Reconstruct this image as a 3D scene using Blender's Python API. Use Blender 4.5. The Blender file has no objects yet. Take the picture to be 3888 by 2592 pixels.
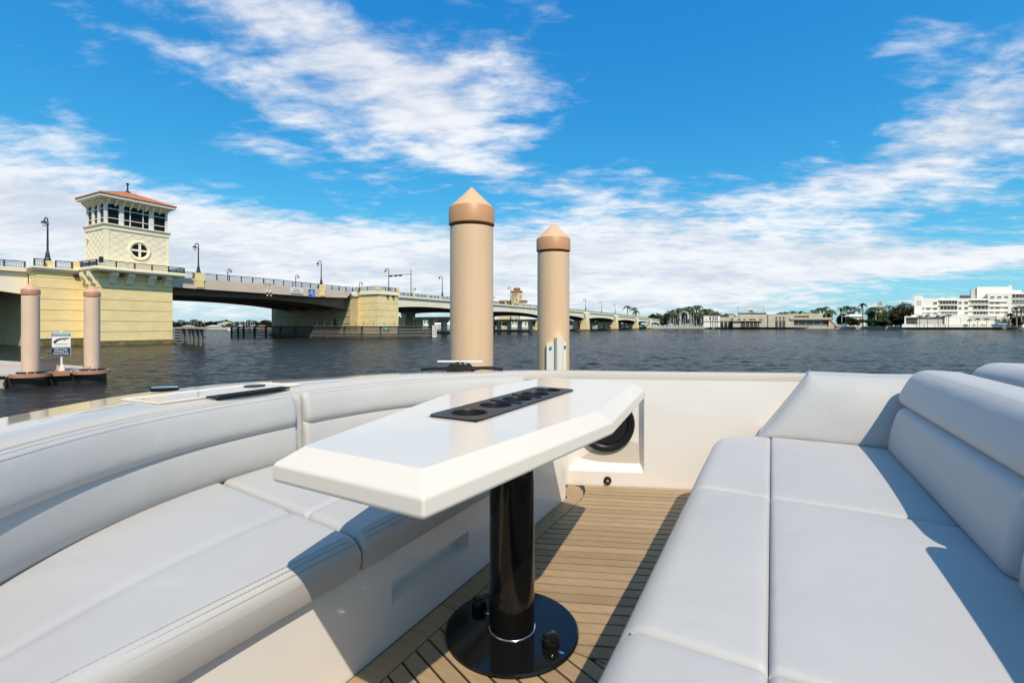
import bpy, math, random
from math import sin, cos, pi, sqrt, radians, atan2, exp
random.seed(7)
scene = bpy.context.scene
col = scene.collection

# ------------------------------------------------------------------ camera
FPX, CX, YH, H = 1780.0, 1944.0, 1238.0, 2.7      # focal length in photo pixels, image centre, horizon row, eye height
cam_d = bpy.data.cameras.new('camera'); cam = bpy.data.objects.new('camera', cam_d); col.objects.link(cam)
cam.location = (0, 0, H); cam.rotation_euler = (radians(90), 0, 0)
cam_d.sensor_width = 36.0; cam_d.lens = 36.0 * FPX / 3888.0
cam_d.shift_y = -(1296.0 - YH) / 3888.0
cam_d.clip_start = 0.05; cam_d.clip_end = 20000
scene.camera = cam

# ------------------------------------------------------------------ sun, exposure
SUN = (0.18, -0.52, 0.70)
sl = sqrt(sum(c * c for c in SUN)); SUN = tuple(c / sl for c in SUN)
sun_d = bpy.data.lights.new('sun', 'SUN'); sun_o = bpy.data.objects.new('sun', sun_d); col.objects.link(sun_o)
sun_d.energy = 4.0; sun_d.angle = radians(0.53); sun_d.color = (1.0, 0.89, 0.74)
sun_o.location = (20, -50, 60)
el = math.asin(SUN[2]); azs = atan2(SUN[0], SUN[1])
sun_o.rotation_euler = (pi / 2 - el, 0, pi - azs)
scene.view_settings.view_transform = 'Standard'
scene.view_settings.look = 'None'
scene.view_settings.exposure = 0.25
scene.view_settings.gamma = 1.0
scene.view_settings.use_curve_mapping = False
try:
    scene.cycles.max_bounces = 8
    scene.cycles.caustics_reflective = False
    scene.cycles.caustics_refractive = False
except Exception:
    pass

# ------------------------------------------------------------------ world: sky with wind-drawn cloud
world = bpy.data.worlds.new('World'); scene.world = world; world.use_nodes = True
nt = world.node_tree; nt.nodes.clear()
def N(kind, **kw):
    n = nt.nodes.new(kind)
    for k, v in kw.items(): setattr(n, k, v)
    return n
def link(a, b): nt.links.new(a, b)
def mth(op, a, b=None, c=None, clamp=False):
    n = N('ShaderNodeMath', operation=op, use_clamp=clamp)
    for i, v in enumerate((a, b, c)):
        if v is None: continue
        if isinstance(v, (int, float)): n.inputs[i].default_value = v
        else: link(v, n.inputs[i])
    return n.outputs[0]
def smooth(x, lo, hi):
    n = N('ShaderNodeMapRange', interpolation_type='SMOOTHSTEP'); link(x, n.inputs[0])
    n.inputs[1].default_value = lo; n.inputs[2].default_value = hi
    n.inputs[3].default_value = 0; n.inputs[4].default_value = 1
    return n.outputs[0]
sky = N('ShaderNodeTexSky', sky_type='NISHITA', sun_disc=False)
sky.sun_elevation = el; sky.sun_rotation = azs
sky.altitude = 0; sky.air_density = 1.0; sky.dust_density = 0.6; sky.ozone_density = 2.2
sepc = N('ShaderNodeSeparateColor'); link(sky.outputs[0], sepc.inputs[0])
tint = N('ShaderNodeCombineColor')               # deep polarised blue: channel curves on the clear sky
for i, (p, k) in enumerate(((1.58, 0.92), (0.80, 1.07), (0.40, 1.06))):
    link(mth('MULTIPLY', mth('POWER', mth('MULTIPLY', sepc.outputs[i], 0.1), p), k * 10.0), tint.inputs[i])
tc = N('ShaderNodeTexCoord'); sep = N('ShaderNodeSeparateXYZ'); link(tc.outputs['Generated'], sep.inputs[0])
dx, dy, dz = sep.outputs
zc = mth('MAXIMUM', dz, 0.0)
inv = mth('DIVIDE', 1.0, mth('ADD', zc, 0.15))
comb = N('ShaderNodeCombineXYZ'); link(mth('MULTIPLY', dx, inv), comb.inputs[0]); link(mth('MULTIPLY', dy, inv), comb.inputs[1])
def noise(scale, detail, rough, vec, dist=0.0, off=(0, 0, 0), rot=0, stretch=(1, 1, 1)):
    mp = N('ShaderNodeMapping'); link(vec, mp.inputs[0])
    mp.inputs['Location'].default_value = off; mp.inputs['Rotation'].default_value = (0, 0, rot); mp.inputs['Scale'].default_value = stretch
    n = N('ShaderNodeTexNoise'); link(mp.outputs[0], n.inputs['Vector'])
    n.inputs['Scale'].default_value = scale; n.inputs['Detail'].default_value = detail
    n.inputs['Roughness'].default_value = rough; n.inputs['Distortion'].default_value = dist
    return n.outputs[0]
big = noise(1.6, 3, 0.5, comb.outputs[0], 0.2, (3.1, 1.7, 0))
fine = noise(4.6, 8, 0.60, comb.outputs[0], 0.25, (1.3, 5.2, 0), radians(18), (0.8, 1.15, 1))
wisp = noise(13.0, 6, 0.6, comb.outputs[0], 0.4, (0.3, 2.2, 0), radians(24), (0.6, 1.5, 1))
azn = mth('ARCTAN2', dx, dy)                     # azimuth from north (radians), elevation
eln = mth('ARCSINE', dz)
def bank(px, py, sx, sy, w, ang=0.0):
    """a cloud bank: a soft ellipse round the azimuth and elevation that a pixel of the photograph looks to"""
    a0 = atan2(px - CX, FPX); e0 = math.atan2((YH - py) * cos(a0), FPX)
    sa = sx / FPX * cos(a0) ** 2; se = sy / FPX * cos(a0)
    da = mth('SUBTRACT', azn, a0); de = mth('SUBTRACT', eln, e0)
    ca, si = cos(ang), sin(ang)
    u = mth('ADD', mth('MULTIPLY', da, ca / sa), mth('MULTIPLY', de, si / sa))
    v = mth('SUBTRACT', mth('MULTIPLY', de, ca / se), mth('MULTIPLY', da, si / se))
    r2 = mth('ADD', mth('MULTIPLY', u, u), mth('MULTIPLY', v, v))
    return mth('MULTIPLY', mth('EXPONENT', mth('MULTIPLY', r2, -1.0)), w)
banks = [
    (1400, 380, 480, 190, 0.36, -0.2), (1850, 300, 360, 190, 0.34, 0.0), (1780, 560, 260, 100, 0.26, -0.35),
    (950, 40, 420, 90, 0.26, -0.15), (950, 320, 330, 110, 0.26, -0.15), (200, 60, 220, 120, -0.14, 0), (1250, 110, 300, 90, 0.20, -0.2), (1050, 570, 260, 50, 0.16, -0.15), (400, 170, 260, 80, 0.12, 0.1),
    (250, 470, 330, 70, 0.16, -0.1),
    (60, 760, 620, 200, 0.40, -0.12), (700, 960, 900, 190, 0.44, -0.06), (1500, 1010, 900, 170, 0.44, 0),
    (2400, 1030, 700, 170, 0.46, 0), (3000, 990, 500, 70, 0.36, 0), (3500, 1000, 600, 50, 0.36, 0.0), (2650, 760, 620, 170, 0.26, 0.10),
    (3450, 640, 600, 150, 0.32, 0.22), (3750, 330, 330, 330, 0.24, 0.7), (3420, 130, 170, 140, 0.20, 0.6),
    (2250, 700, 300, 90, 0.16, 0.1), (2750, 1120, 700, 50, 0.22, 0),
    (2800, 250, 560, 400, -0.34, 0.0), (2330, 540, 260, 120, -0.14, 0), (150, 250, 380, 110, -0.14, 0), (700, 400, 260, 160, -0.12, 0.2),
    (3450, 1090, 520, 40, -0.26, 0), (1050, 720, 420, 60, -0.18, -0.1), (1900, 780, 400, 60, -0.12, 0.0),
]
cov = None
for b in banks:
    g = bank(*b); cov = g if cov is None else mth('ADD', cov, g)
dens = mth('ADD', mth('MULTIPLY', fine, 1.15), mth('MULTIPLY', big, 0.35))
dens = mth('ADD', dens, mth('MULTIPLY', wisp, 0.42))
# broken cloud added all round, mostly unseen, for less blue ambient light: a bank low on the horizon and loose patches overhead
cov = mth('ADD', cov, mth('MULTIPLY', mth('EXPONENT', mth('MULTIPLY', mth('MULTIPLY', eln, eln), -18.0)), 0.16))
cov = mth('ADD', cov, mth('MULTIPLY', smooth(mth('ABSOLUTE', azn), 0.95, 1.5), 0.16))
dens = mth('ADD', dens, cov)
alpha = smooth(dens, 1.03, 1.58)
lit = N('ShaderNodeMix', data_type='RGBA'); link(smooth(mth('ADD', mth('MULTIPLY', big, 0.9), mth('ADD', mth('MULTIPLY', wisp, 0.4), mth('MULTIPLY', fine, 0.5))), 0.68, 1.08), lit.inputs[0])
lit.inputs[6].default_value = (6.5, 7.0, 8.0, 1); lit.inputs[7].default_value = (9.5, 9.6, 9.8, 1)
mixc = N('ShaderNodeMix', data_type='RGBA'); link(mth('MULTIPLY', alpha, 0.93), mixc.inputs[0])
link(tint.outputs[0], mixc.inputs[6]); link(lit.outputs[2], mixc.inputs[7])
bg = N('ShaderNodeBackground'); link(mixc.outputs[2], bg.inputs[0]); bg.inputs[1].default_value = 0.086
wo = N('ShaderNodeOutputWorld'); link(bg.outputs[0], wo.inputs[0])

# ------------------------------------------------------------------ helpers
def props(o, label=None, cat=None, group=None, kind=None):
    if label: o['label'] = label
    if cat: o['category'] = cat
    if group: o['group'] = group
    if kind: o['kind'] = kind
    return o
def empty(name, loc=(0, 0, 0), rz=0.0, **kw):
    o = bpy.data.objects.new(name, None); col.objects.link(o); o.empty_display_size = 0.2
    o.location = loc; o.rotation_euler = (0, 0, rz)
    return props(o, **kw)
def link_obj(name, me, parent=None, loc=None, rz=None, **kw):
    o = bpy.data.objects.new(name, me); col.objects.link(o); o.parent = parent
    if loc: o.location = loc
    if rz is not None: o.rotation_euler = (0, 0, rz)
    return props(o, **kw)
def copy_tree(o, parent=None):
    c = o.copy(); col.objects.link(c); c.parent = parent
    for ch in o.children: copy_tree(ch, c)
    return c
class MB:
    def __init__(s): s.v = []; s.f = []; s.mi = []; s.cur = 0
    def add(s, vs, fs):
        n = len(s.v); s.v += [tuple(v) for v in vs]; s.f += [tuple(i + n for i in f) for f in fs]; s.mi += [s.cur] * len(fs); return s
    def box(s, x0, x1, y0, y1, z0, z1):
        return s.add([(x0, y0, z0), (x1, y0, z0), (x1, y1, z0), (x0, y1, z0), (x0, y0, z1), (x1, y0, z1), (x1, y1, z1), (x0, y1, z1)],
                     [(0, 3, 2, 1), (4, 5, 6, 7), (0, 1, 5, 4), (1, 2, 6, 5), (2, 3, 7, 6), (3, 0, 4, 7)])
    def prism(s, poly, z0, z1):            # poly counter-clockwise in plan
        n = len(poly)
        vs = [(x, y, z0) for x, y in poly] + [(x, y, z1) for x, y in poly]
        fs = [tuple(range(n - 1, -1, -1)), tuple(range(n, 2 * n))] + [(i, (i + 1) % n, n + (i + 1) % n, n + i) for i in range(n)]
        return s.add(vs, fs)
    def side(s, poly, y0, y1):             # poly in (x,z), counter-clockwise seen from -y, extruded along y
        n = len(poly)
        vs = [(x, y0, z) for x, z in poly] + [(x, y1, z) for x, z in poly]
        fs = [tuple(range(n)), tuple(range(2 * n - 1, n - 1, -1))] + [((i + 1) % n, i, n + i, n + (i + 1) % n) for i in range(n)]
        return s.add(vs, fs)
    def endp(s, poly, x0, x1):             # poly in (y,z), extruded along x
        n = len(poly)
        vs = [(x0, y, z) for y, z in poly] + [(x1, y, z) for y, z in poly]
        fs = [tuple(range(n - 1, -1, -1)), tuple(range(n, 2 * n))] + [(i, (i + 1) % n, n + (i + 1) % n, n + i) for i in range(n)]
        return s.add(vs, fs)
    def lathe(s, prof, n=24, cx=0, cy=0, cap=True, axis='z'):     # prof: (r, z) bottom to top
        k = len(prof); vs = []
        for r, z in prof:
            for i in range(n):
                a = 2 * pi * i / n
                if axis == 'z': vs.append((cx + r * cos(a), cy + r * sin(a), z))
                else: vs.append((cx + r * cos(a), z, cy + r * sin(a)))
        fs = []
        for j in range(k - 1):
            for i in range(n):
                i2 = (i + 1) % n
                q = (j * n + i, j * n + i2, (j + 1) * n + i2, (j + 1) * n + i)
                fs.append(q if axis == 'z' else q[::-1])
        if cap:
            c0 = tuple(range(n - 1, -1, -1)); c1 = tuple((k - 1) * n + i for i in range(n))
            fs += [c0, c1] if axis == 'z' else [c0[::-1], c1[::-1]]
        return s.add(vs, fs)
    def tube(s, pts, r, n=6, closed=False, r2=None):
        from mathutils import Vector
        P = [Vector(p) for p in pts]; m = len(P); vs = []
        for i, p in enumerate(P):
            if closed: t = P[(i + 1) % m] - P[i - 1]
            else: t = P[min(i + 1, m - 1)] - P[max(i - 1, 0)]
            t.normalize()
            up = Vector((0, 0, 1)) if abs(t.z) < 0.9 else Vector((1, 0, 0))
            a = t.cross(up).normalized(); b = t.cross(a).normalized()
            rr = r if r2 is None else r + (r2 - r) * i / max(1, m - 1)
            for k in range(n):
                an = 2 * pi * k / n; q = p + (a * cos(an) + b * sin(an)) * rr; vs.append((q.x, q.y, q.z))
        fs = []
        for i in range(m if closed else m - 1):
            for k in range(n):
                k2 = (k + 1) % n; j = (i + 1) % m
                fs.append((i * n + k2, i * n + k, j * n + k, j * n + k2))
        if not closed: fs += [tuple(range(n)), tuple((m - 1) * n + k for k in range(n - 1, -1, -1))]
        return s.add(vs, fs)
    def bar(s, p0, p1, w, h):
        """rectangular bar between two points, w across in plan, h in height"""
        dxx, dyy = p1[0] - p0[0], p1[1] - p0[1]; L = sqrt(dxx * dxx + dyy * dyy) or 1
        nx, ny = -dyy / L * w / 2, dxx / L * w / 2; h2 = h / 2
        vs = []
        for p in (p0, p1):
            vs += [(p[0] - nx, p[1] - ny, p[2] - h2), (p[0] + nx, p[1] + ny, p[2] - h2), (p[0] + nx, p[1] + ny, p[2] + h2), (p[0] - nx, p[1] - ny, p[2] + h2)]
        return s.add(vs, [(0, 1, 2, 3), (7, 6, 5, 4), (0, 4, 5, 1), (1, 5, 6, 2), (2, 6, 7, 3), (3, 7, 4, 0)])
    def mesh(s, name, mat, smooth=False, angle=None):
        me = bpy.data.meshes.new(name); me.from_pydata(s.v, [], s.f)
        for m in (mat if isinstance(mat, (list, tuple)) else [mat]): me.materials.append(m)
        if isinstance(mat, (list, tuple)) and len(mat) > 1: me.polygons.foreach_set('material_index', s.mi)
        if smooth:
            me.polygons.foreach_set('use_smooth', [True] * len(me.polygons))
            if angle: 
                try: me.set_sharp_from_angle(angle=radians(angle))
                except Exception: pass
        me.update(); return me
    def build(s, name, mat, parent=None, smooth=False, angle=None, loc=None, rz=None, **kw):
        return link_obj(name, s.mesh(name, mat, smooth, angle), parent, loc, rz, **kw)
def bevel(o, w, seg=2):
    m = o.modifiers.new('bevel', 'BEVEL'); m.width = w; m.segments = seg; m.limit_method = 'ANGLE'; m.angle_limit = radians(35)
    return o
def text_mesh(txt, size, mat, name='lettering', align='CENTER', bold=0.0):
    c = bpy.data.curves.new(name, 'FONT'); c.body = txt; c.size = size; c.align_x = align; c.align_y = 'CENTER'
    c.extrude = 0.002; c.resolution_u = 3; c.offset = bold
    o = bpy.data.objects.new(name, c); col.objects.link(o)
    bpy.context.view_layer.update()
    dg = bpy.context.evaluated_depsgraph_get()
    me = bpy.data.meshes.new_from_object(o.evaluated_get(dg)); bpy.data.objects.remove(o)
    me.name = name; me.materials.clear(); me.materials.append(mat)
    return me

# ------------------------------------------------------------------ materials
M = {}
def mat(name, c, rough=0.5, metal=0.0, var=0.0, vs=3.0, bump=0.0, bs=40.0, coat=0.0, spec=0.5, c2=None, detail=4, vstretch=(1, 1, 1), sheen=0.0):
    m = bpy.data.materials.new(name); m.use_nodes = True; t = m.node_tree; b = t.nodes['Principled BSDF']
    b.inputs['Roughness'].default_value = rough; b.inputs['Metallic'].default_value = metal
    b.inputs['Specular IOR Level'].default_value = spec
    if coat: b.inputs['Coat Weight'].default_value = coat; b.inputs['Coat Roughness'].default_value = 0.04
    if sheen: b.inputs['Sheen Weight'].default_value = sheen
    b.inputs['Base Color'].default_value = (*c, 1)
    if var or bump:
        tcn = t.nodes.new('ShaderNodeTexCoord'); mp = t.nodes.new('ShaderNodeMapping'); mp.inputs['Scale'].default_value = vstretch
        t.links.new(tcn.outputs['Object'], mp.inputs[0])
    if var:
        n = t.nodes.new('ShaderNodeTexNoise'); n.inputs['Scale'].default_value = vs; n.inputs['Detail'].default_value = detail; n.inputs['Roughness'].default_value = 0.6
        t.links.new(mp.outputs[0], n.inputs['Vector'])
        rmp = t.nodes.new('ShaderNodeMapRange'); rmp.inputs[1].default_value = 0.3; rmp.inputs[2].default_value = 0.7
        t.links.new(n.outputs[0], rmp.inputs[0])
        mx = t.nodes.new('ShaderNodeMix'); mx.data_type = 'RGBA'; t.links.new(rmp.outputs[0], mx.inputs[0])
        d = c2 or tuple(x * (1 - var) for x in c)
        mx.inputs[6].default_value = (*d, 1); mx.inputs[7].default_value = (*[min(1, x * (1 + var * (0.5 if not c2 else 0))) for x in c], 1)
        t.links.new(mx.outputs[2], b.inputs['Base Color'])
    if bump:
        n2 = t.nodes.new('ShaderNodeTexNoise'); n2.inputs['Scale'].default_value = bs; n2.inputs['Detail'].default_value = 5
        t.links.new(mp.outputs[0], n2.inputs['Vector'])
        bn = t.nodes.new('ShaderNodeBump'); bn.inputs['Strength'].default_value = bump; bn.inputs['Distance'].default_value = 0.02 if bs < 60 else 0.002
        t.links.new(n2.outputs[0], bn.inputs['Height']); t.links.new(bn.outputs[0], b.inputs['Normal'])
    M[name] = m; return m
mat('gelcoat', (0.77, 0.725, 0.67), 0.10, var=0.03, vs=1.5, spec=0.4)
mat('gelcoat_deck', (0.55, 0.49, 0.41), 0.07, spec=0.5)
mat('gelcoat_white', (0.66, 0.592, 0.51), 0.10, spec=0.16)
mat('vinyl', (0.466, 0.450, 0.430), 0.5, var=0.05, vs=2.0, bump=0.12, bs=420, spec=0.25, sheen=0.1)
def soft_wrinkles(m, scale, dist, strength):
    t = m.node_tree; b = t.nodes['Principled BSDF']; old = b.inputs['Normal'].links[0].from_socket
    tcn = t.nodes.new('ShaderNodeTexCoord'); n = t.nodes.new('ShaderNodeTexNoise'); n.inputs['Scale'].default_value = scale; n.inputs['Detail'].default_value = 2; n.inputs['Distortion'].default_value = 0.6
    t.links.new(tcn.outputs['Object'], n.inputs['Vector'])
    bn = t.nodes.new('ShaderNodeBump'); bn.inputs['Strength'].default_value = strength; bn.inputs['Distance'].default_value = dist
    t.links.new(n.outputs[0], bn.inputs['Height']); t.links.new(old, bn.inputs['Normal']); t.links.new(bn.outputs[0], b.inputs['Normal'])
soft_wrinkles(M['vinyl'], 4.5, 0.05, 0.13)
mat('thread', (0.30, 0.285, 0.27), 0.7)
mat('piping', (0.40, 0.395, 0.385), 0.5)
mat('teak', (0.35, 0.245, 0.138), 0.55, var=0.14, vs=9, vstretch=(1, 6, 1), bump=0.15, bs=160)
def per_object_tone(m, lo, hi):
    t = m.node_tree; b = t.nodes['Principled BSDF']; src = b.inputs['Base Color'].links[0].from_socket
    oi = t.nodes.new('ShaderNodeObjectInfo'); r = t.nodes.new('ShaderNodeMapRange'); r.inputs[3].default_value = lo; r.inputs[4].default_value = hi
    t.links.new(oi.outputs['Random'], r.inputs[0])
    mx = t.nodes.new('ShaderNodeMix'); mx.data_type = 'RGBA'; mx.blend_type = 'MULTIPLY'; mx.inputs[0].default_value = 1
    t.links.new(src, mx.inputs[6]); t.links.new(r.outputs[0], mx.inputs[7]); t.links.new(mx.outputs[2], b.inputs['Base Color'])
per_object_tone(M['teak'], 0.84, 1.10)
mat('caulk', (0.012, 0.011, 0.010), 0.6)
mat('black_gloss', (0.006, 0.006, 0.006), 0.10, spec=0.4)
mat('black_satin', (0.012, 0.012, 0.013), 0.35, spec=0.2)
mat('black_rubber', (0.010, 0.010, 0.011), 0.7, var=0.3, vs=30, spec=0.06)
mat('rope', (0.010, 0.010, 0.011), 0.85, var=0.4, vs=60, bump=0.5, bs=120)
mat('steel', (0.72, 0.72, 0.72), 0.18, metal=1.0)
mat('piling', (0.76, 0.51, 0.31), 0.42, var=0.09, vs=2.6, detail=7, bump=0.03, bs=30, vstretch=(1, 1, 0.14))
mat('piling_pink', (0.74, 0.52, 0.375), 0.48, var=0.10, vs=2.2, vstretch=(1, 1, 0.2))
mat('cap_band', (0.52, 0.27, 0.125), 0.45, var=0.05, vs=2)
mat('cap_band_pink', (0.43, 0.215, 0.13), 0.5, var=0.05, vs=2)
mat('cap_cone', (0.66, 0.42, 0.23), 0.45)
mat('cap_cone_pink', (0.62, 0.35, 0.23), 0.5)
mat('stucco', (0.88, 0.69, 0.345), 0.85, var=0.12, vs=0.5, bump=0.25, bs=9, detail=8, vstretch=(1, 1, 2))
mat('stucco_shaded', (0.50, 0.40, 0.22), 0.85, var=0.2, vs=0.3, detail=8)  # darker stucco: the shade under the bridge is put into the pier body colour
mat('stucco_plinth', (0.09, 0.07, 0.035), 0.8, var=0.35, vs=1.2, c2=(0.26, 0.20, 0.08), bump=0.4, bs=6)
mat('groove', (0.30, 0.23, 0.11), 0.9)
mat('cream', (0.88, 0.78, 0.57), 0.8, var=0.05, vs=0.6)
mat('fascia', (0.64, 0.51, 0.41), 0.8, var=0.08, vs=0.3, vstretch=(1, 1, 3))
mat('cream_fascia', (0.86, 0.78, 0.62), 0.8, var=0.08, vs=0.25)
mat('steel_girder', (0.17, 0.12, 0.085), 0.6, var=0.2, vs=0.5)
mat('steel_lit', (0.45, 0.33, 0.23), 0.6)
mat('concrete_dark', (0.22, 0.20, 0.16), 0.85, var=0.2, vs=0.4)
mat('asphalt', (0.06, 0.06, 0.06), 0.9)
mat('iron', (0.018, 0.020, 0.024), 0.45)
mat('iron_blue', (0.05, 0.075, 0.10), 0.5)
mat('roof_tile', (0.46, 0.185, 0.095), 0.75, var=0.25, vs=2.5)
mat('white_frame', (0.74, 0.71, 0.64), 0.5)
mat('glass_dark', (0.008, 0.009, 0.010), 0.12, spec=0.12)
mat('timber_grey', (0.15, 0.14, 0.13), 0.85, var=0.35, vs=2.0, vstretch=(1, 1, 4), bump=0.3, bs=14)
mat('timber_dark', (0.06, 0.055, 0.052), 0.8, var=0.3, vs=2.0)
mat('sign_white', (0.78, 0.77, 0.73), 0.4)
mat('sign_blue', (0.015, 0.13, 0.50), 0.4)
mat('sign_navy', (0.012, 0.035, 0.11), 0.35)
mat('sign_teal', (0.04, 0.20, 0.36), 0.4)
mat('sign_green', (0.02, 0.20, 0.10), 0.4)
mat('sign_ink', (0.03, 0.03, 0.03), 0.5)
mat('dock_deck', (0.50, 0.43, 0.35), 0.85, var=0.08, vs=1.5)
mat('dock_trim', (0.46, 0.20, 0.12), 0.6, var=0.15, vs=2.0)
mat('dock_pink', (0.58, 0.37, 0.27), 0.6)
mat('float_black', (0.010, 0.009, 0.008), 0.7, var=0.5, vs=3)
mat('rust', (0.20, 0.075, 0.015), 0.9, var=0.5, vs=12)
mat('plastic_white', (0.76, 0.72, 0.63), 0.4)
mat('red_light', (0.30, 0.02, 0.02), 0.3)
mat('leaf_dark', (0.045, 0.072, 0.022), 0.7, var=0.45, vs=0.5)
mat('leaf_mid', (0.080, 0.115, 0.030), 0.7, var=0.4, vs=0.5)
mat('leaf_olive', (0.100, 0.105, 0.042), 0.7, var=0.4, vs=0.4)
mat('leaf_palm', (0.065, 0.100, 0.028), 0.6, var=0.3, vs=0.8)
mat('bark', (0.16, 0.12, 0.08), 0.9, var=0.2, vs=2)
mat('palm_trunk', (0.38, 0.33, 0.27), 0.9, var=0.15, vs=1.0)
mat('grass', (0.07, 0.11, 0.03), 0.9, var=0.3, vs=0.1)
mat('soil', (0.30, 0.26, 0.19), 0.95, var=0.2, vs=0.05)
mat('wall_white', (0.80, 0.76, 0.67), 0.75, var=0.03, vs=0.1)
mat('wall_grey', (0.52, 0.50, 0.46), 0.8, var=0.05, vs=0.2)
mat('wall_beige', (0.50, 0.44, 0.35), 0.85, var=0.12, vs=0.15)
mat('wall_sand', (0.62, 0.50, 0.34), 0.85, var=0.06, vs=0.15)
mat('seawall_pale', (0.48, 0.43, 0.36), 0.9, var=0.12, vs=0.15)
mat('seawall_brown', (0.30, 0.23, 0.14), 0.9, var=0.3, vs=0.3)
mat('weed', (0.03, 0.026, 0.016), 0.8, var=0.3, vs=0.6)
mat('pane', (0.02, 0.022, 0.024), 0.08)
mat('pane_green', (0.10, 0.15, 0.14), 0.1)
mat('orange', (0.55, 0.16, 0.05), 0.6)
mat('boat_white', (0.78, 0.77, 0.74), 0.3)
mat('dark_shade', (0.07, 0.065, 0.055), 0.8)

# ------------------------------------------------------------------ water
def water_material():
    m = bpy.data.materials.new('water'); m.use_nodes = True; t = m.node_tree; t.nodes.remove(t.nodes['Principled BSDF'])
    dif = t.nodes.new('ShaderNodeBsdfDiffuse'); dif.inputs[0].default_value = (0.019, 0.021, 0.020, 1)      # the body of the silty water
    glo = t.nodes.new('ShaderNodeBsdfGlossy'); glo.inputs['Roughness'].default_value = 0.06
    fre = t.nodes.new('ShaderNodeFresnel'); fre.inputs['IOR'].default_value = 1.333
    mul = t.nodes.new('ShaderNodeMath'); mul.operation = 'MULTIPLY'; mul.inputs[1].default_value = 0.66       # a polarised surface mirrors less
    t.links.new(fre.outputs[0], mul.inputs[0])
    mx = t.nodes.new('ShaderNodeMixShader'); t.links.new(mul.outputs[0], mx.inputs[0]); t.links.new(dif.outputs[0], mx.inputs[1]); t.links.new(glo.outputs[0], mx.inputs[2])
    t.links.new(mx.outputs[0], t.nodes['Material Output'].inputs['Surface'])
    tcn = t.nodes.new('ShaderNodeTexCoord')
    prev = None
    for sc, st, rot, dist in (((0.9, 2.6, 1), 0.42, 0.12, 0.20), ((2.6, 7.0, 1), 0.5, -0.10, 0.09)):
        mp = t.nodes.new('ShaderNodeMapping'); mp.inputs['Scale'].default_value = sc; mp.inputs['Rotation'].default_value = (0, 0, rot)
        t.links.new(tcn.outputs['Object'], mp.inputs[0])
        n = t.nodes.new('ShaderNodeTexNoise'); n.inputs['Scale'].default_value = 1.0; n.inputs['Detail'].default_value = 4; n.inputs['Roughness'].default_value = 0.55
        t.links.new(mp.outputs[0], n.inputs['Vector'])
        bn = t.nodes.new('ShaderNodeBump'); bn.inputs['Strength'].default_value = st; bn.inputs['Distance'].default_value = dist
        t.links.new(n.outputs[0], bn.inputs['Height'])
        if prev: t.links.new(prev.outputs[0], bn.inputs['Normal'])
        prev = bn
    t.links.new(prev.outputs[0], glo.inputs['Normal']); t.links.new(prev.outputs[0], fre.inputs['Normal'])
    return m
M['water'] = water_material()
import numpy as np
def make_water():
    """one sheet to the horizon; its middle is modelled as wind ripples, the mesh opening out with distance"""
    rs = np.random.RandomState(3)
    ys = [5.0]
    while ys[-1] < 455: ys.append(ys[-1] + max(0.13, 0.0040 * ys[-1]))
    ys = np.array(ys); nc = 640; fr = np.linspace(-1, 1, nc)
    half = 14 + 1.25 * ys
    gx = half[:, None] * fr[None, :]; gy = np.repeat(ys[:, None], nc, 1); z = np.zeros_like(gx)
    sp = np.maximum(np.gradient(ys), 2 * half / nc)[:, None]
    for i in range(72):
        lam = 0.5 * (5.0 / 0.5) ** (i / 71.0) * (0.9 + 0.2 * rs.rand())
        th = rs.normal(radians(262), 0.5); k = 2 * pi / lam
        slope = 0.028 * (0.5 + rs.rand()) * (1.0 if lam < 1.4 else (1.4 / lam) ** 0.8)
        keep = np.clip((lam / sp - 2.0) / 2.0, 0, 1)
        z += keep * (slope / k) * np.sin(k * (cos(th) * gx + sin(th) * gy) + rs.rand() * 6.283)
    z *= 0.60 * (0.75 + 0.5 * (0.5 + 0.5 * np.sin(gx * 0.05 + 1.3 * np.sin(gy * 0.031)) * np.sin(gy * 0.043 + gx * 0.011)))
    ny = len(ys)
    verts = np.stack([gx, gy, z], -1).reshape(-1, 3)
    idx = np.arange(nc * ny).reshape(ny, nc)
    quads = np.stack([idx[:-1, :-1], idx[:-1, 1:], idx[1:, 1:], idx[1:, :-1]], -1).reshape(-1, 4)
    R = 9000.0; n0 = len(verts); a0, a1, b0, b1 = half[0], half[-1], ys[0], ys[-1]
    outer = np.array([(-R, -R, 0), (R, -R, 0), (R, R, 0), (-R, R, 0), (-a0, b0, 0), (a0, b0, 0), (a1, b1, 0), (-a1, b1, 0)], float)
    oq = np.array([(0, 1, 5, 4), (1, 2, 6, 5), (2, 3, 7, 6), (3, 0, 4, 7)]) + n0
    me = bpy.data.meshes.new('water')
    V = np.concatenate([verts, outer]); F = np.concatenate([quads, oq])
    me.vertices.add(len(V)); me.vertices.foreach_set('co', V.ravel())
    me.loops.add(F.size); me.loops.foreach_set('vertex_index', F.ravel().astype(np.int32))
    me.polygons.add(len(F)); me.polygons.foreach_set('loop_start', np.arange(0, F.size, 4, dtype=np.int32))
    me.update(calc_edges=True); me.polygons.foreach_set('use_smooth', [True] * len(F))
    me.materials.append(M['water'])
    link_obj('water', me, kind='structure', label='dark rippled water of the wide lagoon')
make_water()

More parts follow.
